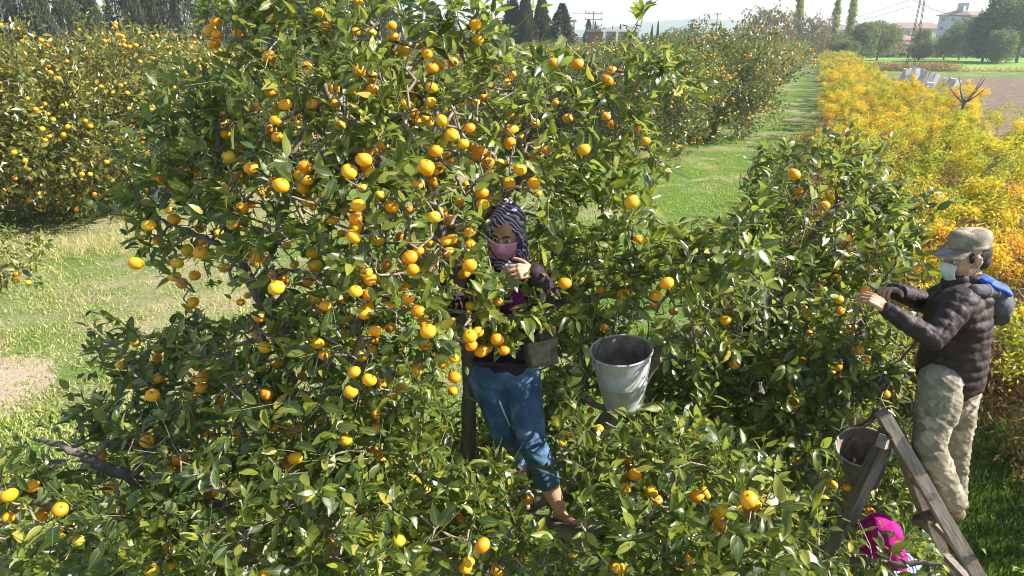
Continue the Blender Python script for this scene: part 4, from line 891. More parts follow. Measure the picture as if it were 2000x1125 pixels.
# scrap
for i, (px, w, h, c, lb) in enumerate(((1958, 2.2, 1.0, 'white_paint', 'white scrap panel propped on the heap at the far field edge'), (1968, 1.4, 1.3, 'white_paint', 'upright white scrap board on the heap near the right edge'), (1978, 2.0, .7, 'plaster', 'pale low scrap block lying right of the heap'), (1948, 1.0, .9, 'plaster_blue', 'bluish scrap box left of the white panels'),
    (1812, 1.0, .9, 'white_paint', 'white box lying by the fence just right of the pylon'), (1900, 1.2, .8, 'plaster', 'pale crate by the fence below the apartment block'), (1885, .8, 1.2, 'concrete', 'grey drum shape by the fence below the round tree'), (1700, 2.0, .8, 'plaster', 'low pale trough at the fence under the dark tree'), (1715, 1.2, 1.0, 'concrete', 'grey stack of blocks at the fence left of the pylon'), (1535, 4.0, 1.2, 'white_paint', 'long white van like trailer under the brown trees'))):
    x, y = ground_at(px, 106.8); mb = MB(); mb.box((0, 0, h/2), (w, .5, h), Matrix.Rotation(rng.uniform(-.3, .3), 3, 'Y'), jit=.08); mb.box((w*.3, -.1, h*.4), (w*.5, .7, h*.6), Matrix.Rotation(rng.uniform(-.5, .5), 3, 'Y'), jit=.08); mb.beam((-w*.5, 0, 0), (-w*.2, .2, h*1.6), .08, .08)
    o = mb.build('scrap_piece', M[c], None, False); o.location = (x, y, 0); tag(o, lb, 'scrap')

# ------------------------------------------------------------------ bodies: solids merged by voxel remesh
def ell(c, r, R=None, n=14):
    mb = MB(); prof = [(max(1e-4, math.sin(PI*i/n)), -math.cos(PI*i/n)) for i in range(n+1)]; mb.lathe(prof, n=20)
    c = Vector(c); mb.v = [tuple(c+(R@Vector((v[0]*r[0], v[1]*r[1], v[2]*r[2])) if R else Vector((v[0]*r[0], v[1]*r[1], v[2]*r[2])))) for v in mb.v]; return mb
def cap(a, b, ra, rb, flat=1.0, fdir=None, n=14):
    """tapered capsule, optionally flattened along fdir"""
    a = Vector(a); b = Vector(b); d = (b-a); L = d.length; d = d.normalized() if L > 1e-6 else Vector((0, 0, 1))
    u = Vector(fdir) if fdir is not None else (Vector((0, 0, 1)) if abs(d.z) < .9 else Vector((0, 1, 0))); u = (u-d*u.dot(d)).normalized(); w = d.cross(u)
    prof = [(ra*math.sin(t), -ra*math.cos(t)) for t in (1e-3, .35, .7, 1.05, 1.4)]+[(ra+(rb-ra)*k, L*k) for k in (0.05, .25, .5, .75, .95)]+[(rb*math.sin(t), L-rb*math.cos(t)) for t in (1.75, 2.1, 2.45, 2.8, PI-1e-3)]
    mb = MB(); vs_ = []; fs = []
    for (r, z) in prof:
        for j in range(n):
            th = 2*PI*j/n; vs_.append(a+u*(r*flat*math.cos(th))+w*(r*math.sin(th))+d*z)
    for i in range(len(prof)-1):
        for j in range(n): k = (j+1) % n; fs.append((n*i+j, n*i+k, n*(i+1)+k, n*(i+1)+j))
    fs.append(tuple(range(n-1, -1, -1))); q = n*(len(prof)-1); fs.append(tuple(range(q, q+n)))
    mb.add(vs_, fs); return mb
def fuse(name, prims, mat, parent, voxel=.008, smooth=4, disp=None, label=None):
    mb = MB()
    for p in prims: mb.add(p.v, p.f)
    me = bpy.data.meshes.new(name); me.from_pydata(mb.v, [], mb.f); o = bpy.data.objects.new(name+'_tmp', me); COL.objects.link(o)
    bm = bmesh.new(); bm.from_mesh(me); bmesh.ops.recalc_face_normals(bm, faces=bm.faces); bm.to_mesh(me); bm.free()
    r = o.modifiers.new('r', 'REMESH'); r.mode = 'VOXEL'; r.voxel_size = voxel; r.use_smooth_shade = True
    if smooth: s = o.modifiers.new('s', 'SMOOTH'); s.factor = .5; s.iterations = smooth
    dg = bpy.context.evaluated_depsgraph_get(); dg.update(); m2 = bpy.data.meshes.new_from_object(o.evaluated_get(dg)); bpy.data.objects.remove(o); m2.name = name
    if disp is not None:
        n = len(m2.vertices); co = np.zeros(n*3, np.float32); no = np.zeros(n*3, np.float32); m2.vertices.foreach_get('co', co); m2.vertex_normals.foreach_get('vector', no)
        co = co.reshape(-1, 3); no = no.reshape(-1, 3); co += no*disp(co)[:, None]; m2.vertices.foreach_set('co', co.ravel().astype(np.float32)); m2.update()
    m2.materials.clear(); m2.materials.append(mat); m2.polygons.foreach_set('use_smooth', np.full(len(m2.polygons), True))
    return link(name, m2, parent, label=label)
def nzf(P, s, o=0.0): return np.array([mnoise.noise(Vector((p[0]*s+o, p[1]*s, p[2]*s))) for p in P])
def skin_mat(name, a, b):
    t = NT(name); t.set(t.ramp(t.noise(14, 4), [(.3, a), (.7, b)]), .5, .35); t.b.inputs['Subsurface Weight'].default_value = .12; t.b.inputs['Subsurface Radius'].default_value = (.03, .01, .005); t.b.inputs['Subsurface Scale'].default_value = .4
    t.bump(t.noise(180, 3), .15, .001); return t.m
M['skin'] = skin_mat('skin', (.46, .25, .16), (.56, .33, .22)); M['hair'] = simple('dark_hair', (.012, .010, .009), (.04, .03, .025), 90, .6, .4, .8, .004)
M['eye_white'] = simple('eye_white', (.6, .57, .54), (.7, .67, .64), 20, .25, .5, 0); M['iris'] = simple('dark_iris', (.02, .012, .008), (.04, .025, .015), 50, .15, .6, 0)
def fabric(name, stops, sc=6, rough=.85, weave=500, bump=.25, fold=10, spec=.2):
    t = NT(name); t.set(t.ramp(t.noise(sc, 5, .6), stops), rough, spec)
    h = t.math('ADD', t.math('MULTIPLY', t.noise(fold, 3, .5), 1.0), t.math('MULTIPLY', t.noise(weave, 2), .08)); t.bump(h, bump, .02); return t.m
M['puffer'] = fabric('dark_puffer_nylon', [(.3, (.032, .021, .021)), (.7, (.056, .038, .037))], 10, .6, 300, .35, 34, .3)
M['hood_grey'] = fabric('grey_hood_fleece', [(.3, (.08, .075, .085)), (.7, (.15, .14, .15))], 14, .9, 400, .6, 30)
M['blue_lining'] = fabric('blue_hood_lining', [(.3, (.015, .06, .42)), (.7, (.05, .16, .62))], 8, .6, 300, .5, 26, .3)
t = NT('camouflage_trousers'); n1 = t.noise(9, 3, .5); n2 = t.noise(15, 3, .5); c = t.ramp(n1, [(.42, (.44, .37, .27)), (.47, (.24, .21, .15)), (.56, (.17, .16, .11)), (.60, (.34, .30, .22))])
c = t.mix(t.ramp(n2, [(.56, (0, 0, 0)), (.6, (1, 1, 1))]), c, (.16, .13, .10)); c = t.mix(t.math('MULTIPLY', t.noise(5, 4), .45), c, (.45, .39, .30)); t.set(c, .9, .15)
t.bump(t.math('ADD', t.noise(14, 4), t.math('MULTIPLY', t.noise(400, 2), .1)), .5, .03); M['camo'] = t.m
M['mask_white'] = fabric('pale_green_mask', [(.3, (.62, .72, .70)), (.7, (.70, .78, .76))], 10, .8, 600, .15, 20)
M['mask_pink'] = fabric('pink_mask', [(.3, (.82, .30, .52)), (.7, (.88, .42, .62))], 10, .7, 600, .25, 24)
M['mask_edge'] = simple('mask_edge_pale', (.70, .55, .66), (.78, .66, .74), 20, .7, .3, 0)
M['boot'] = simple('dusty_brown_boot', (.10, .07, .05), (.24, .18, .13), 18, .75, .3, .4)
M['denim'] = NT('blue_denim').m
t = NT('blue_denim_washed'); n1 = t.noise(7, 4, .6); n2 = t.noise(300, 2); c = t.ramp(n1, [(.30, (.018, .048, .12)), (.5, (.05, .12, .24)), (.68, (.22, .32, .44))]); t.set(t.mix(t.math('MULTIPLY', n2, .25), c, (.3, .42, .55)), .85, .2)
t.bump(t.math('ADD', t.noise(12, 3), t.math('MULTIPLY', n2, .15)), .45, .02); M['denim'] = t.m
t = NT('patterned_headscarf'); tc = t.n('TexCoord').outputs['Object']; w = t.n('TexWave', bands_direction='DIAGONAL'); w.inputs['Scale'].default_value = 9; w.inputs['Distortion'].default_value = 7; w.inputs['Detail'].default_value = 2; w.inputs['Detail Scale'].default_value = 1.2; t.l(tc, w.inputs['Vector'])
c = t.ramp(w.outputs['Fac'], [(.0, (.09, .05, .20)), (.22, (.10, .06, .20)), (.32, (.70, .55, .66)), (.48, (.82, .76, .74)), (.60, (.55, .16, .46)), (.74, (.62, .42, .56)), (.86, (.10, .30, .32)), (1, (.05, .03, .12))]); t.set(c, .7, .3).bump(t.noise(22, 3), .25, .006); M['scarf'] = t.m
M['knit_dark'] = fabric('dark_plum_jacket', [(.3, (.030, .018, .030)), (.7, (.065, .040, .055))], 12, .8, 400, .5, 26)
M['purple'] = fabric('purple_shirt', [(.3, (.16, .02, .20)), (.7, (.26, .05, .30))], 12, .8, 400, .6, 26)
M['bag'] = fabric('brown_satin_bag', [(.3, (.09, .066, .055)), (.7, (.20, .155, .13))], 12, .45, 300, .8, 22, .5)
M['magenta'] = fabric('magenta_scarf', [(.3, (.36, .004, .16)), (.7, (.50, .015, .24))], 10, .75, 400, .5, 18)
t = NT('blue_white_print'); tc = t.n('TexCoord').outputs['Object']; w = t.n('TexWave'); w.inputs['Scale'].default_value = 18; w.inputs['Distortion'].default_value = 5; t.l(tc, w.inputs['Vector']); t.set(t.ramp(w.outputs['Fac'], [(.25, (.05, .12, .45)), (.4, (.62, .68, .78)), (1, (.75, .78, .82))]), .8, .2); M['shirt_blue'] = t.m

def frame3(fwd, up=(0, 0, 1)):
    y = Vector(fwd).normalized(); z = Vector(up); z = (z-y*z.dot(y)).normalized(); x = y.cross(z); return Matrix((x, y, z)).transposed()
def head(c, R, parent, ears=True):
    """local x right, y forward, z up"""
    g = lambda x, y, z: Vector(c)+R@Vector((x, y, z)); P = []
    E = lambda p, r: ell(g(*p), r, R)
    P += [E((0, -.018, .035), (.076, .096, .088)), E((0, .022, -.02), (.064, .070, .092)), E((0, .045, -.082), (.038, .040, .030)), E((0, .012, -.065), (.055, .055, .05))]
    P += [cap(g(0, .088, .012), g(0, .108, -.026), .008, .013), E((-.016, .098, -.030), (.009, .011, .008)), E((.016, .098, -.030), (.009, .011, .008))]
    P += [cap(g(-.045, .078, .026), g(-.012, .090, .022), .010, .008), cap(g(.045, .078, .026), g(.012, .090, .022), .010, .008)]
    P += [E((-.042, .062, -.030), (.022, .022, .020)), E((.042, .062, -.030), (.022, .022, .020)), cap(g(-.020, .088, -.056), g(.020, .088, -.056), .008, .008)]
    P += [cap(g(0, -.02, -.06), g(0, -.035, -.17), .052, .058)]
    if ears:
        for s in (-1, 1): P += [E((s*.080, -.008, .0), (.011, .019, .030)), cap(g(s*.086, -.018, .018), g(s*.087, -.016, -.012), .007, .006), E((s*.075, -.008, -.028), (.008, .010, .010))]
    o = fuse('head', P, M['skin'], parent, .0045, 2)
    for s in (-1, 1):
        ell(g(s*.031, .0815, .004), (.0125, .0085, .0085), R).build('eye', M['eye_white'], parent)
        ell(g(s*.031, .0885, .004), (.0058, .0030, .0058), R).build('iris', M['iris'], parent)
        mb = MB(); mb.tube([g(s*.016, .088, .013), g(s*.031, .0915, .0145), g(s*.046, .083, .010)], [.0022, .0032, .002], 6); mb.build('eyelid', M['skin'], parent)
        mb = MB(); mb.tube([g(s*.012, .099, .027), g(s*.030, .098, .034), g(s*.050, .083, .029)], [.0035, .0045, .002], 6); mb.build('eyebrow', M['hair'], parent)
    return o
def mask(c, R, parent, mat, edge, wrap=1.18):
    g = lambda x, y, z: Vector(c)+R@Vector((x, y, z)); nu, nv = 16, 12; vs_ = []; fs = []
    for off in (0, .003):
        for j in range(nv+1):
            v = j/nv; z = .0-.105*v
            for i in range(nu+1):
                u = -1+2*i/nu; a = u*wrap; hw = .071-.016*v**2
                bulge = .020*math.exp(-(u/.30)**2)*math.exp(-((v-.30)/.35)**2)
                y = (.030+.072*math.cos(a)+bulge+.010*math.sin(PI*v))*(1-.10*v*v)
                pl = .0022*math.sin(v*PI*7)*(1-abs(u))
                zz = z-.012*(abs(u)**1.6)*(1-v*2.0)
                vs_.append(g(math.sin(a)*hw*1.12, y+off+pl, zz))
    W = nu+1; off2 = W*(nv+1)
    for j in range(nv):
        for i in range(nu):
            a = j*W+i; fs.append((off2+a, off2+a+1, off2+a+W+1, off2+a+W)); fs.append((a, a+W, a+W+1, a+1))
    for i in range(nu): fs.append((i, i+1, off2+i+1, off2+i)); q = nv*W; fs.append((q+i, off2+q+i, off2+q+i+1, q+i+1))
    for j in range(nv): a = j*W; fs.append((a, off2+a, off2+a+W, a+W)); a = j*W+nu; fs.append((a, a+W, off2+a+W, off2+a))
    mb = MB(); mb.add(vs_, fs); o = mb.build('face_mask', mat, parent)
    mb = MB(); mb.tube([g(math.sin(-wrap+2*wrap*i/14)*.0795, .036+.072*math.cos(-wrap+2*wrap*i/14)+.020*math.exp(-((-1+2*i/14)/.30)**2)*.5, -.003-.012*abs(-1+2*i/14)**1.6) for i in range(15)], .0032, 6); mb.build('mask_edge', edge, parent)
    for s in (-1, 1):
        for z0 in (-.012, -.085):
            mb = MB(); mb.tube([g(s*.073, .055, z0), g(s*.078, .02, z0*.6), g(s*.085, -.012, .012 if z0 > -.05 else -.028), g(s*.084, -.028, 0)], .0013, 5); mb.build('ear_loop', edge, parent)
    return o
def hand(wrist, d, palm_n, parent, side=1, curl=.5, thumb_open=.5, size=1.0, name='hand'):
    """palm + five chained fingers; d = pointing direction, palm_n = direction the palm faces"""
    w = Vector(wrist); d = Vector(d).normalized(); n = Vector(palm_n); n = (n-d*n.dot(d)).normalized(); s = d.cross(n)*side; k = size
    P = [cap(w-d*.03*k, w+d*.02*k, .026*k, .024*k, .75, n)]
    base = w+d*.085*k
    for i, (off, ln, r) in enumerate(((.030, .072, .0088), (.010, .080, .0092), (-.010, .075, .0088), (-.029, .060, .0078))):
        b = base+s*off*k-d*abs(off-.01)*.25*k; P.append(cap(w+d*.015*k+s*off*.6*k, b, .014*k, .0115*k))
        dd = (d+s*off*2.2).normalized(); p = b; cu = curl*(1+.15*i)
        for j, f in enumerate((.45, .32, .23)):
            a = cu*(.7 if j == 0 else 1.0); dd = (dd*math.cos(a)+n*math.sin(a)).normalized(); q = p+dd*ln*f*1.1*k; P.append(cap(p, q, r*(1-.08*j)*k, r*(.93-.1*j)*k, n=10)); p = q
    t0 = w+d*.020*k+s*.022*k; dd = (s*.85+d*.55+n*.35).normalized(); p = t0; P.append(cap(w+d*.01*k, t0, .018*k, .015*k))
    for j, ln in enumerate((.036, .030, .024)):
        q = p+dd*ln*k; P.append(cap(p, q, (.0125-.0015*j)*k, (.0110-.0015*j)*k, n=10)); p = q; dd = (dd+d*(.5-.3*thumb_open)+n*.35).normalized()
    return fuse(name, P, M['skin'], parent, .0028, 2)

# ---- the man on the ladder
mh = V(1886, 503, 3.28); man = empty('person', (mh.x+.15, mh.y, 1.38), 'man in camouflage cap, white mask and dark puffer jacket picking fruit from the wooden ladder', 'person')
Rm = frame3((-1, -.06, -.16)); head(mh, Rm, man)
gm = lambda x, y, z: mh+Rm@Vector((x, y, z))
fuse('hair', [ell(gm(0, -.034, .026), (.078, .084, .078), Rm), ell(gm(0, -.065, -.02), (.068, .048, .055), Rm), ell(gm(-.070, .016, .020), (.008, .014, .028), Rm), ell(gm(.070, .016, .020), (.008, .014, .028), Rm)], M['hair'], man, .005, 1, lambda P: nzf(P, 90)*.003)
mask(mh, Rm, man, M['mask_white'], M['mask_white'], .82)
# cap
mb = MB(); Rc = Rm@Matrix.Rotation(.05, 3, 'X'); prof = [(.096, .032), (.1, .050), (.1, .062), (.103, .085), (.098, .108), (.080, .123), (.045, .131), (.001, .133)]
mb.lathe(prof, gm(0, -.014, .030), Rc@Matrix.Diagonal((.82, .97, .86)), 32); mb.lathe([(.093, .034), (.096, .105), (.001, .128)], gm(0, -.014, .030), Rc@Matrix.Diagonal((.82, .97, .86)), 32)
capo = mb.build('cap', M['camo'], man)
mb = MB(); mb.lathe([(.1015, .034), (.1035, .036), (.1035, .052), (.1015, .054)], gm(0, -.014, .030), Rc@Matrix.Diagonal((.82, .97, .86)), 32); mb.build('cap_band', M['camo'], man)
vs_ = []; fs = []
for off in (0, -.004):
    for j in range(7):
        for i in range(13):
            a = -1.15+2.3*i/12; r0 = .1; ln = .078*math.cos(a*.95)**.6*j/6; x = math.sin(a)*(r0*.86+.010*j/6); y = math.cos(a)*r0*1.04+ln-.016
            vs_.append(gm(x, y, .064-.018*(j/6)-.022*(math.sin(a)**2)*(j/6)+off))
for j in range(6):
    for i in range(12): a = j*13+i; fs += [(a, a+1, a+14, a+13), (91+a, 91+a+13, 91+a+14, 91+a+1)]
for i in range(12): fs.append((78+i, 79+i, 170+i, 169+i))
for j in range(6): a = j*13; fs.append((a, a+13, 91+a+13, 91+a)); a += 12; fs.append((a, 91+a, 91+a+13, a+13))
mb = MB(); mb.add(vs_, fs); mb.build('cap_brim', M['camo'], man)
# jacket
sh = V(1880, 585, 3.28); chest = V(1868, 615, 3.26); belly = V(1858, 690, 3.27); hem = V(1853, 738, 3.28)
shL = V(1878, 592, 3.10); elL = V(1822, 662, 3.00); wrL = V(1736, 607, 3.07)
shR = V(1852, 577, 3.46); elR = V(1812, 592, 3.52); wrR = V(1748, 568, 3.40)
fd = (0, 1, 0)
P = [cap(V(1893, 575, 3.27), V(1870, 620, 3.27), .10, .14, 1.35, fd, 24), cap(V(1872, 610, 3.27), V(1862, 690, 3.27), .145, .152, 1.15, fd, 24), cap(V(1862, 685, 3.27), V(1856, 728, 3.28), .152, .155, 1.14, fd, 24),
     cap(shL, V(1873, 600, 3.15), .075, .11), cap(shR, V(1873, 600, 3.35), .075, .10), cap(V(1868, 552, 3.28), V(1880, 575, 3.27), .070, .095, 1.1, fd)]
def quilt(per, amp, axis_a, axis_b):
    a = np.array(axis_a); b = np.array(axis_b); d = (b-a)/np.linalg.norm(b-a)
    def f(P):
        s = (P-a)@d; nn = nzf(P, 11)*.5; return amp*(np.abs(np.sin(PI*(s/per)+nn*.55))**.6-.6)+nzf(P, 26, 5)*.006
    return f
fuse('jacket', P, M['puffer'], man, .0075, 3, quilt(.055, .0075, (0, 0, 3), (0.06, 0, 2)))
fuse('sleeve', [cap(shL, elL, .072, .055), cap(elL, wrL, .055, .040)], M['puffer'], man, .0065, 2, lambda P: quilt(.048, .008, shL, elL)(P)*.6+quilt(.042, .008, elL, wrL)(P)*.6)
fuse('sleeve', [cap(shR, elR, .074, .06), cap(elR, wrR, .06, .042)], M['puffer'], man, .0065, 2, quilt(.038, .009, elR, wrR))
fuse('collar', [cap(gm(-.035, .045, -.128), gm(-.045, -.03, -.115), .036, .04), cap(gm(.035, .045, -.128), gm(.045, -.03, -.115), .036, .04), cap(gm(-.03, .055, -.14), gm(.03, .055, -.14), .036, .036), cap(gm(-.05, -.055, -.12), gm(.05, -.055, -.12), .036, .036)], M['puffer'], man, .006, 2, lambda P: nzf(P, 30)*.007)
fuse('hood', [ell(V(1937, 588, 3.27), (.075, .128, .072), Matrix.Rotation(.35, 3, 'Y')), ell(V(1944, 606, 3.25), (.055, .095, .070), Matrix.Rotation(.2, 3, 'Y')), cap(V(1905, 566, 3.14), V(1958, 572, 3.20), .030, .030), cap(V(1905, 560, 3.40), V(1955, 566, 3.36), .030, .032), cap(V(1958, 572, 3.20), V(1955, 566, 3.36), .030, .030)], M['hood_grey'], man, .006, 3, lambda P: (1-2*np.abs(nzf(P*np.array([1.6, 1, .7]), 11)))**3*.009)
fuse('hood_lining', [ell(V(1922, 549, 3.26), (.080, .118, .030), Matrix.Rotation(.42, 3, 'Y')), ell(V(1945, 560, 3.25), (.055, .105, .024), Matrix.Rotation(.55, 3, 'Y'))], M['blue_lining'], man, .0045, 3, lambda P: (1-2*np.abs(nzf(P*np.array([1, 1.8, 1]), 14, 3)))**3*.005)
hand(wrL+(wrL-elL).normalized()*.015, (V(1704, 584, 3.12)-wrL), (-.1, .5, -.85), man, -1, .62); hand(wrR+(wrR-elR).normalized()*.015, (V(1700, 560, 3.26)-wrR), (-.1, -.45, -.85), man, 1, .7)
# trousers and boots
hpN = V(1838, 745, 3.18); knN = V(1815, 868, 3.10); anN = V(1858, 982, 3.15); hpF = V(1875, 748, 3.38); knF = V(1868, 862, 3.42); anF = V(1866, 965, 3.46)
def crease(P):
    Q = P.copy(); Q[:, 2] = P[:, 2]*1.5+P[:, 0]*.9; rg = 1-2*np.abs(nzf(Q*np.array([.8, .8, 1.9]), 9, 3)); r2 = 1-2*np.abs(nzf(Q*np.array([.7, .7, 1.5]), 19, 8))
    return (rg**3-.4)*.0055+(np.clip(r2, 0, 1)**3-.3)*.0018+nzf(P, 6)*.010
fuse('trousers', [cap(V(1858, 722, 3.28), V(1856, 765, 3.28), .13, .13, 1.2, fd), cap(hpN, knN, .108, .082), cap(knN, anN+Vector((0, 0, .02)), .080, .066), cap(hpF, knF, .10, .078), cap(knF, anF, .076, .062), cap(V(1862, 772, 3.13), V(1850, 815, 3.10), .05, .055)], M['camo'], man, .0075, 3, crease)
for a, toe in ((anN, (-.20, -.04, -.055)), (anF, (-.20, -.03, -.06))):
    b = a+Vector((.015, 0, -.045)); t_ = b+Vector(toe)
    bo = fuse('boot', [cap(a+Vector((.01, 0, .02)), b, .052, .050), cap(b+Vector((.035, 0, -.022)), b+Vector((-.06, 0, -.03)), .040, .044), cap(b+Vector((-.06, 0, -.03)), t_+Vector((0, 0, .015)), .044, .034)], M['boot'], man, .006, 2, lambda P: nzf(P, 30)*.003)
    mb = MB(); q = Vector(toe).normalized(); mb.beam(b+Vector((.07, 0, -.066)), t_+Vector((-.03, 0, -.022)), .085, .02, segs=4); mb.build('sole', M['hair'], bo)

# ---- the wooden tripod ladder
t = NT('weathered_wood'); tc = t.n('TexCoord').outputs['Object']; mq = t.n('Mapping'); mq.inputs['Rotation'].default_value = (0, .55, 0); t.l(tc, mq.inputs[0]); mp = t.n('Mapping'); mp.inputs['Scale'].default_value = (1, 1, .07); t.l(mq.outputs[0], mp.inputs[0]); n1 = t.noise(42, 8, .7, mp.outputs[0]); n2 = t.noise(4, 4)
c = t.ramp(n1, [(.30, (.14, .11, .09)), (.45, (.36, .30, .25)), (.70, (.55, .48, .41))]); t.set(t.mix(t.math('MULTIPLY', n2, .6), c, (.20, .15, .12)), .9, .15).bump(n1, .9, .012); M['wood'] = t.m
t = NT('weathered_wood_left'); tc = t.n('TexCoord').outputs['Object']; mq = t.n('Mapping'); mq.inputs['Rotation'].default_value = (0, -.42, 0); t.l(tc, mq.inputs[0]); mp = t.n('Mapping'); mp.inputs['Scale'].default_value = (1, 1, .07); t.l(mq.outputs[0], mp.inputs[0]); n1 = t.noise(42, 8, .7, mp.outputs[0]); n2 = t.noise(4, 4)
c = t.ramp(n1, [(.30, (.09, .07, .06)), (.48, (.24, .19, .16)), (.70, (.40, .34, .29))]); t.set(t.mix(t.math('MULTIPLY', n2, .6), c, (.17, .13, .11)), .9, .15).bump(n1, .9, .012); M['wood2'] = t.m
def extend(a, b):
    d = b-a; k = (0.02-a.z)/d.z; return a+d*k
apx = V(1742, 838, 3.12); rl = V(1908, 1122, 2.98); f0 = extend(apx, rl); r_top = V(1752, 850, 3.30); r_l = V(1812, 1010, 3.46); r0 = extend(r_top, r_l); l_top = V(1728, 855, 3.2); l_l = V(1622, 1090, 3.12); l0 = extend(l_top, l_l)
lad = empty('wooden_ladder', ((f0+l0)/2).to_tuple(), 'weathered grey wooden tripod ladder the man is standing on', 'ladder'); random.seed(3)
ua = (apx-f0).normalized(); MB().beam(apx+ua*.10, f0, .062, .085, (0, 1, 0), segs=14, jit=.0018, taper=1.1).build('rail', M['wood'], lad, False)
MB().beam(r_top+(r_top-r0).normalized()*.06, r0, .060, .11, (0, 1, 0), segs=14, jit=.0018, taper=1.1).build('rail', M['wood'], lad, False)
MB().beam(l_top+(l_top-l0).normalized()*.04, l0, .055, .080, (0, 1, 0), segs=14, jit=.0018, taper=1.0).build('prop_leg', M['wood2'], lad, False)
for k in (.17, .34, .51, .68, .85):
    a = apx.lerp(f0, k); b = r_top.lerp(r0, k); dd = (b-a).normalized(); MB().beam(a-dd*.05, b+dd*.05, .045, .035, (0, 0, 1), segs=3, jit=.001).build('rung', M['wood'], lad, False)
MB().beam(V(1722, 862, 3.06), V(1765, 858, 3.36), .045, .07, segs=3, jit=.001).build('top_crosspiece', M['wood'], lad, False)
MB().tube([V(1738, 852, 3.02), V(1742, 850, 3.34)], .014, 10).build('hinge_bolt', M['steel_dark'], lad)

# ---- buckets
t = NT('galvanised_steel'); v = t.n('TexVoronoi'); v.inputs['Scale'].default_value = 30; t.l(t.n('TexCoord').outputs['Object'], v.inputs['Vector']); n1 = t.noise(7, 6, .7)
c = t.mix(.4, t.ramp(n1, [(.3, (.40, .40, .39)), (.6, (.58, .58, .56)), (.75, (.40, .36, .31))]), v.outputs['Color']); c = t.mix(.75, c, t.ramp(n1, [(.3, (.34, .34, .33)), (.7, (.55, .55, .52))])); t.set(c, .55, .5, .2).bump(t.noise(9, 3), .2, .01); M['zinc'] = t.m
M['zinc_in'] = simple('dirty_bucket_inside', (.16, .12, .10), (.36, .30, .26), 16, .85, .3, .3, .004, .1, 7)
M['zinc_shade_toned'] = simple('shade_toned_zinc', (.12, .11, .10), (.24, .23, .21), 9, .7, .4, .2, .006, .2)  # darker zinc copy, the second bucket's shade put into the colour
def bucket(c, R, r1, r0, h, label, hang, zm='zinc'):
    """c = centre of the mouth"""
    r = empty('metal_bucket', c, label, 'bucket'); g = lambda x, y, z: Vector(c)+R@Vector((x, y, z))
    mb = MB(); mb.lathe([(r1, 0), (r1*.985, -.012), (r0+(r1-r0)*.5, -h*.5), (r0+(r1-r0)*.5+.003, -h*.5-.004), (r0+(r1-r0)*.5, -h*.5-.008), (r0*1.02, -h+.035), (r0*1.03, -h+.03), (r0*.98, -h), (r0*.96, -h), (r0*.94, -h+.018), (.001, -h+.018)], c, R, 40); mb.build('body', M[zm], r)
    mb = MB(); mb.lathe([(r1-.003, 0), (r0*.97, -h+.022), (.001, -h+.024)], c, R, 40); mb.build('inside', M['zinc_in'], r)
    mb = MB(); mb.tube([g(r1*math.cos(a), r1*math.sin(a), 0) for a in np.linspace(0, 2*PI, 41)], .0055, 8, cap=False); mb.build('rim', M['zinc'], r)
    for s in (-1, 1):
        mb = MB(); mb.box(g(s*(r1+.004), 0, -.022), (.006, .05, .055), R); mb.build('lug', M['zinc'], r, False)
    top = Vector(hang); mb = MB(); a = g(-(r1+.008), 0, -.015); b = g(r1+.008, 0, -.015); pts = []
    n_ = 24; upv = (top-(a+b)/2)
    for i in range(n_+1):
        th = PI*i/n_; pts.append((a+b)/2+(a-b)/2*math.cos(th)+upv*math.sin(th)**.8)
    mb.tube(pts, .0032, 7); mb.build('handle', M['steel_dark'], r)
    mb = MB(); mb.tube([top+Vector((-.02, 0, .02)), top+Vector((0, 0, -.008)), top+Vector((.02, 0, .03)), top+Vector((.03, .0, .10))], .005, 7); mb.build('hook', M['steel_dark'], r)
    return r
c1 = V(1213, 684, 3.22); Rb = Matrix.Rotation(math.radians(-6), 3, 'Y')@Matrix.Rotation(math.radians(5), 3, 'X')
bucket(c1, Rb@Matrix.Rotation(.5, 3, 'Z'), .158, .104, .335, 'light galvanised bucket hanging by its handle from the big tree beside the woman', c1+Vector((.03, .0, .20)))
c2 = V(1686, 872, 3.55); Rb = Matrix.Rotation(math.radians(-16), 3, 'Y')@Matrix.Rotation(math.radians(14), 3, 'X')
bucket(c2, Rb@Matrix.Rotation(.2, 3, 'Z'), .150, .10, .30, 'dull shaded metal bucket hanging behind the prop leg of the ladder', c2+Vector((.02, 0, .17)), 'zinc_shade_toned')

# ---- the woman in the tree
wh = V(990, 452, 3.34); wo = empty('person', (wh.x+.1, wh.y-.1, 1.5), 'woman in patterned headscarf, pink face mask and blue jeans standing inside the big tree', 'person')
Rw = frame3((-.34, -1, -.34), (.06, 0, 1)); head(wh, Rw, wo, False); gw = lambda x, y, z: wh+Rw@Vector((x, y, z)); mask(wh, Rw, wo, M['mask_pink'], M['mask_edge'])
fo = [gw(.083*math.sin(a)*(1.0), .036-.012*math.cos(a), -.018+.098*math.cos(a)) for a in np.linspace(0, 2*PI, 19)]
P = [ell(gw(0, -.026, .038), (.090, .100, .096), Rw)]+[cap(fo[i], fo[i+1], .016, .016, n=8) for i in range(18)]+[cap(gw(-.055, -.01, -.07), gw(-.05, -.01, -.15), .05, .06), cap(gw(.055, -.01, -.07), gw(.05, -.01, -.15), .05, .06), cap(gw(0, -.06, 0), gw(0, -.07, -.19), .075, .085), cap(gw(.0, .035, -.125), gw(0, .045, -.17), .035, .06), cap(gw(.02, -.06, .10), gw(.05, -.075, .02), .05, .06)]
fuse('headscarf', P, M['scarf'], wo, .0055, 2, lambda P: nzf(P*np.array([1, 1, .35]), 24)*.008)
msl = V(1055, 545, 3.32); msr = V(925, 560, 3.40); pel = V(985, 722, 3.34)
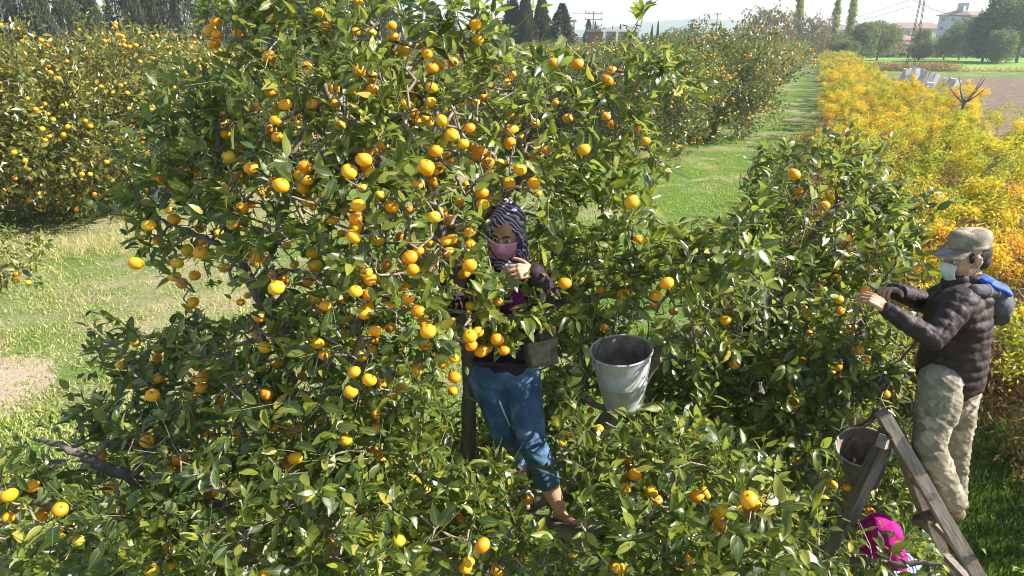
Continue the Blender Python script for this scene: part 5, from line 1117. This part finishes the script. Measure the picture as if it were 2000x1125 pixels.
P = [cap(V(990, 555, 3.36), V(988, 640, 3.36), .115, .12, 1.5, (1, 0, 0), 20), cap(V(988, 640, 3.36), V(985, 722, 3.36), .12, .135, 1.25, (1, 0, 0), 20), cap(msl, V(1010, 545, 3.36), .066, .09), cap(msr, V(970, 550, 3.36), .066, .09)]
fuse('jacket', P, M['knit_dark'], wo, .0075, 3, lambda P: nzf(P, 12)*.014+nzf(P, 30, 2)*.006)
elw = V(1072, 575, 3.05); wrw = V(1045, 532, 2.98); fuse('sleeve', [cap(msl, elw, .064, .054), cap(elw, wrw, .054, .042)], M['knit_dark'], wo, .0065, 2, quilt(.03, .007, elw, wrw))
fuse('sleeve', [cap(msr, V(885, 600, 3.2), .062, .052), cap(V(885, 600, 3.2), V(850, 545, 3.02), .052, .04)], M['knit_dark'], wo, .0065, 2)
hand(V(1043, 530, 2.975), V(1003, 530, 2.93)-V(1043, 530, 2.975), (-.1, .7, -.5), wo, -1, .7, size=.95); hand(V(848, 540, 3.01), V(835, 505, 2.95)-V(848, 540, 3.01), (-.5, .3, .1), wo, -1, .6)
fuse('shirt', [cap(V(1000, 575, 3.20), V(1005, 604, 3.17), .045, .05, 1.2, (1, 0, 0)), cap(V(1014, 580, 3.18), V(1018, 600, 3.16), .03, .028)], M['purple'], wo, .006, 1, lambda P: nzf(P, 30)*.014)
Rg = Matrix.Rotation(-.12, 3, 'Y')@Matrix.Rotation(.25, 3, 'Z')
bag = fuse('waist_bag', [MB().box(V(1056, 686, 3.15), (.155, .085, .135), Rg), MB().box(V(1054, 694, 3.10), (.105, .05, .080), Rg), MB().box(V(1056, 668, 3.13), (.16, .09, .05), Rg)], M['bag'], wo, .006, 7, lambda P: (1-2*np.abs(nzf(P*np.array([1.6, 1, .6]), 15)))**3*.004)
MB().beam(V(1024, 676, 3.085), V(1076, 672, 3.085), .012, .05, (0, 0, 1), segs=8, jit=.003).build('bag_flap', M['bag'], bag)
MB().beam(V(925, 705, 3.22), V(1040, 712, 3.16), .05, .02, (0, 0, 1), segs=4).build('bag_strap', M['knit_dark'], wo, False)
k2 = V(1040, 868, 3.16); an2 = V(1092, 992, 3.10); cu = k2.lerp(an2, .52); hl = V(1018, 738, 3.32); hr = V(952, 738, 3.34); k1 = V(985, 842, 3.28)
fuse('jeans', [cap(V(965, 728, 3.34), V(1005, 728, 3.34), .125, .125), cap(hl, k2, .108, .080), cap(k2, cu, .080, .066), cap(hr, k1, .105, .078), cap(k1, V(1010, 900, 3.50), .076, .064)], M['denim'], wo, .0075, 3, crease)
fuse('jeans_cuff', [cap(k2.lerp(cu, .80), cu+(an2-cu).normalized()*.005, .070, .070)], M['denim'], wo, .006, 1, lambda P: nzf(P, 22)*.004)
ft = V(1128, 1030, 2.96)
fuse('lower_leg', [cap(k2.lerp(an2, .42), k2.lerp(an2, .68), .054, .052), cap(k2.lerp(an2, .68), an2, .052, .034), cap(an2, an2+Vector((.012, 0, -.05)), .035, .036), cap(an2+Vector((-.0, .02, -.06)), ft, .034, .028), cap(ft, ft+Vector((.03, -.045, -.010)), .030, .020)], M['skin'], wo, .006, 3)
fuse('lower_leg', [cap(V(1008, 895, 3.48), V(1018, 960, 3.55), .05, .035), cap(V(1018, 965, 3.55), V(1030, 990, 3.42), .033, .026)], M['skin'], wo, .006, 3)
MB().tube([V(975, 782, 3.22), V(984, 805, 3.20), V(996, 832, 3.20)], .0045, 6).build('jeans_chain', M['white_paint'], wo)
# ---- the third picker, low at the ladder's foot
th = V(1712, 1048, 3.05); tp_ = empty('person', (th.x, th.y, 0), 'picker in magenta headscarf and blue white shirt, half hidden under the ladder', 'person')
Rt = frame3((-.4, .9, -.2)); head(th, Rt, tp_, False); gt = lambda x, y, z: th+Rt@Vector((x, y, z))
fuse('headscarf', [ell(gt(0, -.026, .030), (.098, .108, .100), Rt), cap(gt(0, -.05, -.02), gt(.02, -.09, -.13), .078, .075), cap(gt(.05, 0, -.06), gt(.06, -.02, -.14), .05, .055), cap(gt(-.05, 0, -.06), gt(-.06, -.02, -.14), .05, .055), cap(gt(.06, -.06, -.05), gt(.09, -.08, -.12), .035, .03)], M['magenta'], tp_, .006, 2, lambda P: nzf(P, 20)*.010)
tb = V(1765, 1120, 3.0)
fuse('shirt', [cap(gt(0, -.06, -.20), tb+Vector((0, 0, -.25)), .12, .15, 1.4, (1, 0, 0), 20), cap(V(1775, 1105, 2.95), V(1790, 1170, 2.85), .062, .05), cap(V(1690, 1120, 3.1), V(1670, 1180, 3.0), .06, .05)], M['shirt_blue'], tp_, .008, 3, lambda P: nzf(P, 12)*.012)
fuse('trousers', [cap(tb+Vector((0, 0, -.28)), tb+Vector((0, 0, -.42)), .15, .14), cap(tb+Vector((.06, 0, -.42)), Vector((tb.x+.08, tb.y, .12)), .10, .06), cap(tb+Vector((-.08, 0, -.42)), Vector((tb.x-.12, tb.y, .12)), .10, .06)], M['camo'], tp_, .01, 3)
for dx in (.08, -.12): fuse('boot', [cap((tb.x+dx, tb.y, .10), (tb.x+dx, tb.y, .06), .05, .05), cap((tb.x+dx, tb.y, .05), (tb.x+dx-.05, tb.y+.14, .04), .045, .035)], M['boot'], tp_, .008, 2)

# ------------------------------------------------------------------ haze
HZ = NT('haze_air'); HZ.t.nodes.remove(HZ.b); pv = HZ.n('VolumePrincipled'); pv.inputs['Density'].default_value = .00062; pv.inputs['Color'].default_value = (.78, .87, 1, 1); pv.inputs['Anisotropy'].default_value = .25
HZ.l(pv.outputs[0], HZ.o.inputs['Volume'])
mb = MB(); mb.box((0, 920, 22), (3300, 2060, 50)); hz = mb.build('haze', HZ.m, None, False); tag(hz, kind='stuff')
